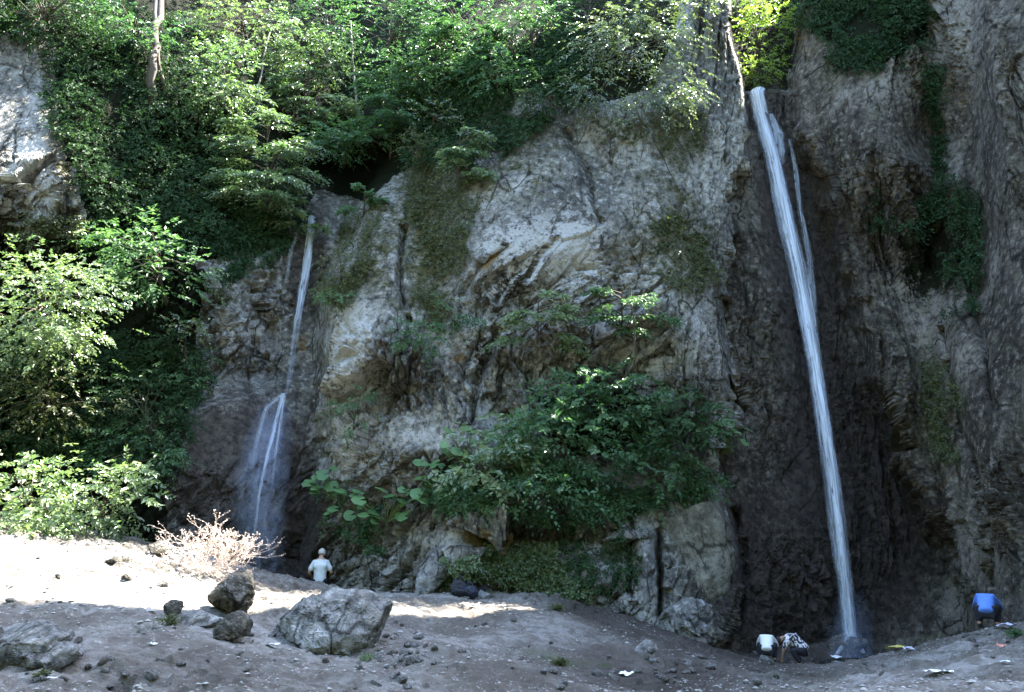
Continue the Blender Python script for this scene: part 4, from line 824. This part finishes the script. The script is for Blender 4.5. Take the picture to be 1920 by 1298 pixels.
def scatter_px(n, y0, y1, x0=-60, x1=1980):
    out = []
    while len(out) < n:
        g = ground_at(random.uniform(x0, x1), y1 - (y1 - y0) * random.random() ** 1.0)
        if g.y < 22: out.append(g)
    return out
SM = [rock_mesh('stone', (.5, .42, .3), 200 + k, 2, 7, .05) for k in range(7)]
M_STONE = [M_BOULDER, M_BROWNROCK]
SMC = []
for k, me in enumerate(SM):
    me.materials.append(M_STONE[k == 6]); SMC.append(me)
lim = [(1015, 1298)]
for k, g in enumerate(scatter_px(150, 1045, 1300)):
    o = obj('stone', SMC[k % 7]); s = random.choice([.04, .05, .06, .08, .10, .15]) * random.uniform(.8, 1.3) * (0.6 + g.y / 25)
    o.location = g + Vector((0, 0, s * .08)); o.scale = (s, s, s); o.rotation_euler = (random.uniform(-.4, .4), random.uniform(-.4, .4), random.uniform(0, 6.3))
    px_ = g.x / g.y; wh = 'on the sunlit gravel bank' if px_ < -.28 and g.y > 13.2 else 'on the shaded ground left of the largest boulder' if px_ < -.28 else 'on the open ground between the largest boulder and the stream' if px_ < .15 else 'in the stream hollow below the slabs' if px_ < .3 else 'on the dark bank at lower right'
    tag(o, ('fist-sized loose stone ' if s < .1 else 'larger loose stone ') + wh, 'stone', 'loose stones ' + wh)
# stony rubble below the largest boulder and along the stream bed
rub = [(random.gauss(745, 45), random.gauss(1235, 28)) for _ in range(34)] + [(random.gauss(1250, 110), random.gauss(1262, 22)) for _ in range(30)] + [(random.gauss(1850, 60), random.gauss(1185, 12)) for _ in range(22)]
for k, (x, y) in enumerate(rub):
    if y > 1297: continue
    g = ground_at(x, y); o = obj('stone', SMC[(k * 3) % 7]); s = random.uniform(.08, .24); o.location = g + Vector((0, 0, s * .06)); o.scale = (s, s * random.uniform(.7, 1.1), s)
    o.rotation_euler = (random.uniform(-.5, .5), random.uniform(-.5, .5), random.uniform(0, 6.3)); wh = 'below the largest boulder' if k < 34 else 'along the stream bed' if k < 64 else 'near the person in blue'; tag(o, 'angular stone in the rubble ' + wh, 'stone', 'rubble ' + wh)
# gravel, uncountable
GV, GF = [], []; base = np.array([(1, 0, 0), (0, 1, 0), (-1, 0, 0), (0, -1, 0), (0, 0, .8), (0, 0, -.8)], float); bf = np.array([(0, 1, 4), (1, 2, 4), (2, 3, 4), (3, 0, 4), (1, 0, 5), (2, 1, 5), (3, 2, 5), (0, 3, 5)])
n = 16000; yy = 8.3 + 14 * rng.random(n) ** 1.3; xx = rng.uniform(-.72, .72, n) * yy; jj = np.clip(np.searchsorted(ax, xx), 1, len(ax) - 1); ii = np.clip(np.searchsorted(ay, yy), 1, len(ay) - 1)
zz = GZ[ii, jj]; keep = fbm(np.stack([xx, yy, 0 * xx], -1) * .6, 3, 501) > -0.12; xx, yy, zz = xx[keep], yy[keep], zz[keep]; n = len(xx)
sz = rng.lognormal(-4.0, .45, n)[:, None, None]; rot = rng.uniform(0, 6.3, n); c, s_ = np.cos(rot), np.sin(rot)
B = base[None] * rng.uniform(.6, 1.3, (n, 6, 1)) * sz * np.array([1, .8, .6]); Bx = B[..., 0] * c[:, None] - B[..., 1] * s_[:, None]; By = B[..., 0] * s_[:, None] + B[..., 1] * c[:, None]
V = np.stack([Bx + xx[:, None], By + yy[:, None], B[..., 2] + zz[:, None] + .003], -1).reshape(-1, 3)
F = (np.arange(n)[:, None, None] * 6 + bf[None]).reshape(-1, 3)
M_GRAVEL = plain('gravel', (0.27, 0.26, 0.24), .9, .7, 3)
tag(obj('gravel', mesh_np('gravel', V, F, False), M_GRAVEL), 'fine gravel strewn over the ground', 'gravel', None, 'stuff')

# ------------------------------------------------------------------ dry bush and weeds
g = ground_at(385, 1082); root = empty('dry_bush', g); tag(root, 'pale leafless dry bush on the sunlit gravel bank', 'bush'); root.scale = (.85, .85, .8)
tb = Tubes(4); tl = Leaves()
def twig(p, d, ln, r, lev):
    n = 6; pts = [p]; dd = d.copy()
    for k in range(n):
        dd = unit(dd + rng.normal(0, .16, 3) + np.array([0, 0, .03])); pts.append(pts[-1] + dd * ln / n)
    pts = np.array(pts); tb.add(pts, np.linspace(r, r * .5, n + 1))
    if lev < 3:
        for k in range(5):
            i = rng.integers(2, n + 1); twig(pts[i], unit(dd + rng.normal(0, .55, 3)), ln * rng.uniform(.4, .62), r * .62, lev + 1)
    else: tl.add(pts[3:] , rng.normal(0, 1, (len(pts) - 3, 3)), rng.normal(0, 1, (len(pts) - 3, 3)), .05, .028, rng.uniform(0, 1, len(pts) - 3))
for k in range(24):
    a = rng.uniform(0, 6.3); twig(np.array([rng.normal(0, .12), rng.normal(0, .1), -.03]), unit(np.array([math.cos(a) * 1.1, math.sin(a) * .6, rng.uniform(.4, 1.1)])), rng.uniform(.7, 1.1), .009, 1)
tag(obj('twigs', tb.mesh('twigs'), M_TWIG, root), kind='stuff'); tag(obj('dead_leaves', tl.mesh('dead_leaves'), M_TWIG, root), kind='stuff')
def weed(label, px, py, n, ln, mat=M_LEAFO):
    g = ground_at(px, py); lv = Leaves(); d = rng.normal(0, .5, (n, 3)); d[:, 2] = np.abs(d[:, 2]) + .5
    lv.sprays(rng.normal(0, .02, (n, 3)) * np.array([1.5, 1, 0]), d, ln * rng.uniform(.6, 1.2, n), 7, .06, .4, np.full(n, .5), .4, .4)
    o = obj('weed', lv.mesh('weed'), mat); o.location = g; tag(o, label, 'plant', 'weeds on the ground')
weed('grassy tuft round the little dark stone', 318, 1172, 40, .22)
weed('green weed at the foot of the largest boulder', 684, 1240, 14, .14, M_LEAFB)
weed('low weeds on the slope above the stream bed', 1045, 1145, 40, .25)
weed('weeds at the bank beside the pile of dark bags', 1050, 1250, 50, .2)
weed('green weed by the crouching person in blue', 1905, 1195, 30, .2, M_LEAF)
weed('small weed tuft at the bottom edge, left', 75, 1275, 20, .1)

# ------------------------------------------------------------------ people
M_SKIN = plain('skin', (0.42, 0.25, 0.17), .6, .08, 8); M_HAIR = plain('dark_hair', (0.018, 0.014, 0.012), .6, .3, 20); M_SUNHAIR = plain('sunlit_hair', (0.55, 0.52, 0.50), .7, .2, 20)  # pale hair colour stands in for strong sun on the standing person's head
M_WHITE = plain('white_shirt', (0.74, 0.74, 0.73), .85, .08, 5); M_LIGHT = plain('light_print_shirt', (0.60, 0.62, 0.62), .85, .25, 14); M_BLUE = plain('blue_shirt', (0.10, 0.22, 0.62), .8, .15, 5); M_DARK = plain('dark_trousers', (0.016, 0.016, 0.022), .85, .3, 8)
def patterned():
    m, nt, b = newmat('black_patterned_shirt'); n = tnoise(nt, 16, 2, .5, (1, 1, .7)); nt.links.new(ramp(nt, n, [(.46, (.70, .66, .68)), (.50, (.03, .03, .04))]), b.inputs['Base Color']); b.inputs['Roughness'].default_value = .85; return m
M_PRINT = patterned()
LIVE = []
def skinned(name, mat, parent, nodes, chains, root, sub=2, voxel=0):
    ids = {k: i for i, k in enumerate(nodes)}; E = []
    for ch in chains: E += [(ids[a], ids[b]) for a, b in zip(ch[:-1], ch[1:])]
    me = bpy.data.meshes.new(name); me.from_pydata([nodes[k][0] for k in nodes], E, []); o = obj(name, me, mat, parent)
    o.modifiers.new('skin', 'SKIN').use_smooth_shade = True
    for k, i in ids.items():
        d = me.skin_vertices[0].data[i]; r = nodes[k][1]; d.radius = (r, r) if not isinstance(r, tuple) else r; d.use_root = (k == root)
    md = o.modifiers.new('subdivision', 'SUBSURF'); md.levels = sub; md.render_levels = sub; LIVE.append(o)
    if voxel:
        rm = o.modifiers.new('remesh', 'REMESH'); rm.mode = 'VOXEL'; rm.voxel_size = voxel; rm.use_smooth_shade = True; sm = o.modifiers.new('smooth', 'SMOOTH'); sm.factor = .5; sm.iterations = 10
    return o
def lerp(a, b, t): return tuple(x + (y - x) * t for x, y in zip(a, b))
def person(label, loc, rz, J, top, low, hair, sleeve=.75, size=1.0):
    """J: joint positions; the body is one skin, shirt, trousers and hair are its children"""
    root = empty('person', loc, rz); root.scale = (size,) * 3; tag(root, label, 'person', 'people at the waterfalls')
    nd = {'pelvis': (J['pelvis'], .125), 'spine': (J['spine'], .12), 'chest': (J['chest'], .135), 'neck': (J['neck'], .055), 'jaw': (lerp(J['neck'], J['head'], .55), .07), 'head': (J['head'], .092), 'crown': (tuple(np.array(J['head']) + .09 * unit(np.array(J['head']) - np.array(J['neck']))), .068)}
    fw = np.array(J['face']); nd['nose'] = (tuple(np.array(J['head']) + fw * .105 - .02 * unit(np.array(J['head']) - np.array(J['neck']))), .016)
    ch = [['pelvis', 'spine', 'chest', 'neck', 'jaw', 'head', 'crown'], ['head', 'nose']]
    for s in 'lr':
        for k, r in (('shoulder', .065), ('elbow', .043), ('wrist', .03), ('hip', .095), ('knee', .06), ('ankle', .042), ('toe', .034)): nd[k + s] = (J[k + s], r)
        h = np.array(J['wrist' + s]); d = unit(h - np.array(J['elbow' + s])); sd = unit(np.cross(d, fw + np.array([0.02, .03, .01]))); nd['palm' + s] = (tuple(h + d * .07), .034)
        ch += [['chest', 'shoulder' + s, 'elbow' + s, 'wrist' + s, 'palm' + s], ['pelvis', 'hip' + s, 'knee' + s, 'ankle' + s, 'toe' + s]]
        for f in range(4):
            a = h + d * .10 + sd * (f - 1.5) * .021; l = (.066, .078, .073, .055)[f]; bend = np.cross(sd, d) * .3
            nd[f'f{f}a' + s] = (tuple(a), .0095); nd[f'f{f}b' + s] = (tuple(a + d * l * .55), .0088); nd[f'f{f}c' + s] = (tuple(a + (d + bend) * l), .0075); ch.append(['palm' + s, f'f{f}a' + s, f'f{f}b' + s, f'f{f}c' + s])
        a = h + d * .035 + sd * .035; nd['ta' + s] = (tuple(a), .012); nd['tb' + s] = (tuple(a + (d * .6 + sd * .6) * .05), .0095); ch.append(['wrist' + s, 'ta' + s, 'tb' + s])
    skinned('body', M_SKIN, root, nd, ch, 'pelvis')
    sh = {'hem': (lerp(J['pelvis'], J['spine'], J.get('hem', -.25)), .20), 'waist': (J['spine'], .178), 'mid': (lerp(J['spine'], J['chest'], .5), .178), 'chest': (J['chest'], .158), 'yoke': (lerp(J['chest'], J['neck'], .5), .13), 'collar': (lerp(J['chest'], J['neck'], .85), .075)}; ch = [['hem', 'waist', 'mid', 'chest', 'yoke', 'collar']]
    for s in 'lr':
        sh['s' + s] = (J['shoulder' + s], .092); sh['m' + s] = (lerp(J['shoulder' + s], J['elbow' + s], .5), .078); sh['e' + s] = (lerp(J['shoulder' + s], J['elbow' + s], sleeve + .2), .074); ch.append(['chest', 's' + s, 'm' + s, 'e' + s])
    skinned('shirt', top, root, sh, ch, 'waist', 2, .02)
    tr = {'pelvis': (lerp(J['pelvis'], J['spine'], .2), .145)}; ch = []
    for s in 'lr':
        tr['h' + s] = (J['hip' + s], .115); tr['k' + s] = (J['knee' + s], .083); tr['a' + s] = (J['ankle' + s], .068); ch.append(['pelvis', 'h' + s, 'k' + s, 'a' + s])
        so = {'heel': (tuple(np.array(J['ankle' + s]) + np.array([0, -.03, -.03])), .045), 'toe': (J['toe' + s], .045)}; skinned('shoe', M_DARK, root, so, [['heel', 'toe']], 'heel', 1)
    skinned('trousers', low, root, tr, ch, 'pelvis', 2, .02)
    u = unit(np.array(J['head']) - np.array(J['neck'])); b = np.array(J['head']) - fw * .03
    th, ph = np.meshgrid(np.linspace(0, math.pi * .72, 12), np.linspace(0, 2 * math.pi, 18, endpoint=False)); rr = 1 + .05 * noise(np.stack([np.sin(th) * np.cos(ph) * 4, np.sin(th) * np.sin(ph) * 4, th * 3], -1), 5)
    sd = unit(np.cross(fw, u)); f2 = np.cross(u, sd); low_ = np.clip((th - .9) / 1.4, 0, 1) * np.clip(np.sin(ph), 0, 1)      # the hairline is higher over the face
    th = th * (1 - .45 * low_ ** .5); V = b + u * .03 + (rr * .108)[..., None] * (np.sin(th)[..., None] * (np.cos(ph)[..., None] * sd * .88 + np.sin(ph)[..., None] * f2 * 1.02) + np.cos(th)[..., None] * u)
    i = np.arange(V[..., 0].size).reshape(th.shape); j = np.roll(i, -1, 0); obj('hair', mesh_np('hair', V.reshape(-1, 3), np.stack([i[:, :-1], j[:, :-1], j[:, 1:], i[:, 1:]], -1).reshape(-1, 4), True), hair, root)
    return root
STAND = dict(pelvis=(0, 0, .93), spine=(0, .02, 1.14), chest=(0, .03, 1.34), neck=(0, .06, 1.49), head=(.01, .12, 1.60), face=(0, .95, -.3), hem=-.55)
for s, q in (('l', -1), ('r', 1)): STAND.update({'shoulder' + s: (.175 * q, .03, 1.39), 'elbow' + s: (.29 * q, .0, 1.13), 'wrist' + s: (.24 * q, .22, 1.02), 'hip' + s: (.10 * q, 0, .88), 'knee' + s: (.12 * q, .03, .48), 'ankle' + s: (.12 * q, -.02, .09), 'toe' + s: (.13 * q, .15, .04)})
SQUAT = dict(pelvis=(0, -.05, .32), spine=(0, .09, .46), chest=(0, .28, .56), neck=(0, .42, .55), head=(0, .53, .50), face=(0, .7, -.7), hem=-.35)
for s, q in (('l', -1), ('r', 1)): SQUAT.update({'shoulder' + s: (.18 * q, .32, .51), 'elbow' + s: (.24 * q, .46, .34), 'wrist' + s: (.14 * q, .60, .24), 'hip' + s: (.11 * q, 0, .33), 'knee' + s: (.20 * q, .32, .46), 'ankle' + s: (.16 * q, .10, .09), 'toe' + s: (.17 * q, .26, .04)})
BEND = dict(pelvis=(0, -.08, .42), spine=(0, .06, .60), chest=(0, .26, .74), neck=(0, .42, .72), head=(0, .52, .64), face=(0, .5, -.85), hem=-.3)
for s, q in (('l', -1), ('r', 1)): BEND.update({'shoulder' + s: (.17 * q, .32, .65), 'elbow' + s: (.20 * q, .44, .42), 'wrist' + s: (.13 * q, .50, .18), 'hip' + s: (.11 * q, -.03, .39), 'knee' + s: (.19 * q, .26, .44), 'ankle' + s: (.15 * q, .02, .09), 'toe' + s: (.16 * q, .18, .04)})
def stand_at(px, Y, dz=0): c = unp(px, 1200, Y); z = ground_z(c[0], c[1]); return Vector((c[0] , c[1], z + dz))
def place(px, Y): u = (px - 960) / FPX; c = unp(px, 1150, Y); return Vector((c[0], c[1], ground_z(c[0], c[1])))
q = place(596, 21.8); q.z = float(unp(596, 1030, 21.8)[2]) - 1.72
person('person in a loose light short-sleeved shirt seen from behind, standing beyond the largest boulder', q, .15, STAND, M_LIGHT, M_DARK, M_SUNHAIR)
person('person in a plain white shirt crouching with back turned by the stream', place(1433, 19.6), -.35, SQUAT, M_WHITE, M_DARK, M_HAIR, size=.9)
person('person in a white shirt with black print bending down to the water', place(1496, 19.8), 1.25, BEND, M_PRINT, M_DARK, M_HAIR, size=.88)
person('person in a blue shirt crouching at the foot of the right wall', place(1850, 16.9), -.6, SQUAT, M_BLUE, M_DARK, M_HAIR, size=.98)

# ------------------------------------------------------------------ bags and litter
def bag(label, px, py, w, h, seed, mat):
    g = ground_at(px, py); root = empty('bag', g); tag(root, label, 'bag', 'dark bags on the ground')
    me = rock_mesh('sack', (w / 2, w * .36, h / 2), seed, 4, 5, .05); o = obj('sack', me, mat, root); o.location = (0, 0, h * .42)
    t = Tubes(6); t.add(curve3((-w * .22, 0, h * .7), (0, 0, h * 1.5), (w * .22, 0, h * .7), 9), .018); obj('handle', t.mesh('handle'), mat, root)
M_BAG = plain('black_cloth', (0.012, 0.013, 0.02), .7, .3, 8); M_NAVY = plain('navy_cloth', (0.012, 0.016, 0.032), .7, .3, 8)
bag('black bag in the pile on the ground below the green slope', 862, 1120, .55, .42, 301, M_BAG)
bag('navy bag leaning right of the black bag', 880, 1123, .42, .32, 303, M_NAVY)
bag('small dark bundle lying right of the bags', 906, 1112, .26, .16, 305, M_BAG)
def scrap(name, label, px, py, w, d, seed, mat, h=.06):
    g = ground_at(px, py); n = 9; u = np.linspace(-1, 1, n); U, Vv = np.meshgrid(u, u); r = np.random.default_rng(seed)
    edge_ = 1 + .35 * noise(np.stack([np.arctan2(U, Vv) * 1.2, 0 * U, 0 * U + seed], -1), seed); Z = h * (.6 + fbm(np.stack([U * 1.5, Vv * 1.5, 0 * U + seed], -1), 3, seed))
    w, d, Z = w * .8, d * .8, Z * .7; V = np.stack([U * w / 2 * edge_, Vv * d / 2 * edge_, Z], -1).reshape(-1, 3); i = np.arange(n * n).reshape(n, n)
    o = obj(name, mesh_np(name, V, np.stack([i[:-1, :-1], i[:-1, 1:], i[1:, 1:], i[1:, :-1]], -1).reshape(-1, 4), False), mat); o.location = g + Vector((0, 0, .015)); o.rotation_euler = (0, 0, r.uniform(-.4, .4)); tag(o, label, 'litter', 'litter on the ground')
M_PAPER = plain('white_paper', (0.78, 0.79, 0.80), .8, .06, 5); M_YEL = plain('yellow_plastic', (0.45, 0.40, 0.10), .5, .3, 8); M_PINK = plain('pale_plastic', (0.5, 0.5, 0.62), .5, .1, 8); M_ORANGE = plain('orange_wrapper', (0.65, 0.28, 0.20), .6, .1, 8)
for nm, lab, px, py, w, d, mat, h in [('paper_scrap', 'largest white scrap of paper at lower right', 1762, 1266, .46, .25, M_PAPER, .07), ('plastic_bag', 'crumpled yellow plastic on the bank below the dark gully', 1676, 1219, .5, .3, M_YEL, .10),
        ('plastic_bag', 'pale lilac plastic right of the yellow one', 1705, 1222, .26, .2, M_PINK, .1), ('plastic_bag', 'bluish plastic right of the person in blue', 1888, 1180, .36, .2, M_PINK, .12),
        ('wrapper', 'small orange wrapper at the right edge', 1877, 1216, .15, .12, M_ORANGE, .08), ('paper_scrap', 'small white scrap near the lower right corner', 1888, 1248, .18, .1, M_PAPER, .05), ('paper_scrap', 'white scrap on the bank edge left of the tall waterfall foot', 1568, 1236, .3, .18, M_PAPER, .1),
        ('paper_scrap', 'white scrap at the edge of the stream bed in the middle', 1172, 1268, .3, .2, M_PAPER, .08), 
        ('paper_scrap', 'white scrap on the gravel left of the small wedge rock', 285, 1212, .16, .1, M_PAPER, .05), ('paper_scrap', 'white scrap in front of the small wedge rock', 510, 1216, .22, .14, M_PAPER, .05), ('paper_scrap', 'small white scrap near the pale rock by the bags', 940, 1140, .2, .16, M_PAPER, .07),
        ('paper_scrap', 'tiny white scrap at lower left', 98, 1280, .1, .05, M_PAPER, .03)]:
    scrap(nm, lab, px, py, w, d, px, mat, h)

dg = bpy.context.evaluated_depsgraph_get()
done = [(o, bpy.data.meshes.new_from_object(o.evaluated_get(dg))) for o in LIVE]
for o, me in done:
    mt = list(o.data.materials); o.modifiers.clear(); o.data = me
    if not me.materials: [me.materials.append(m) for m in mt]
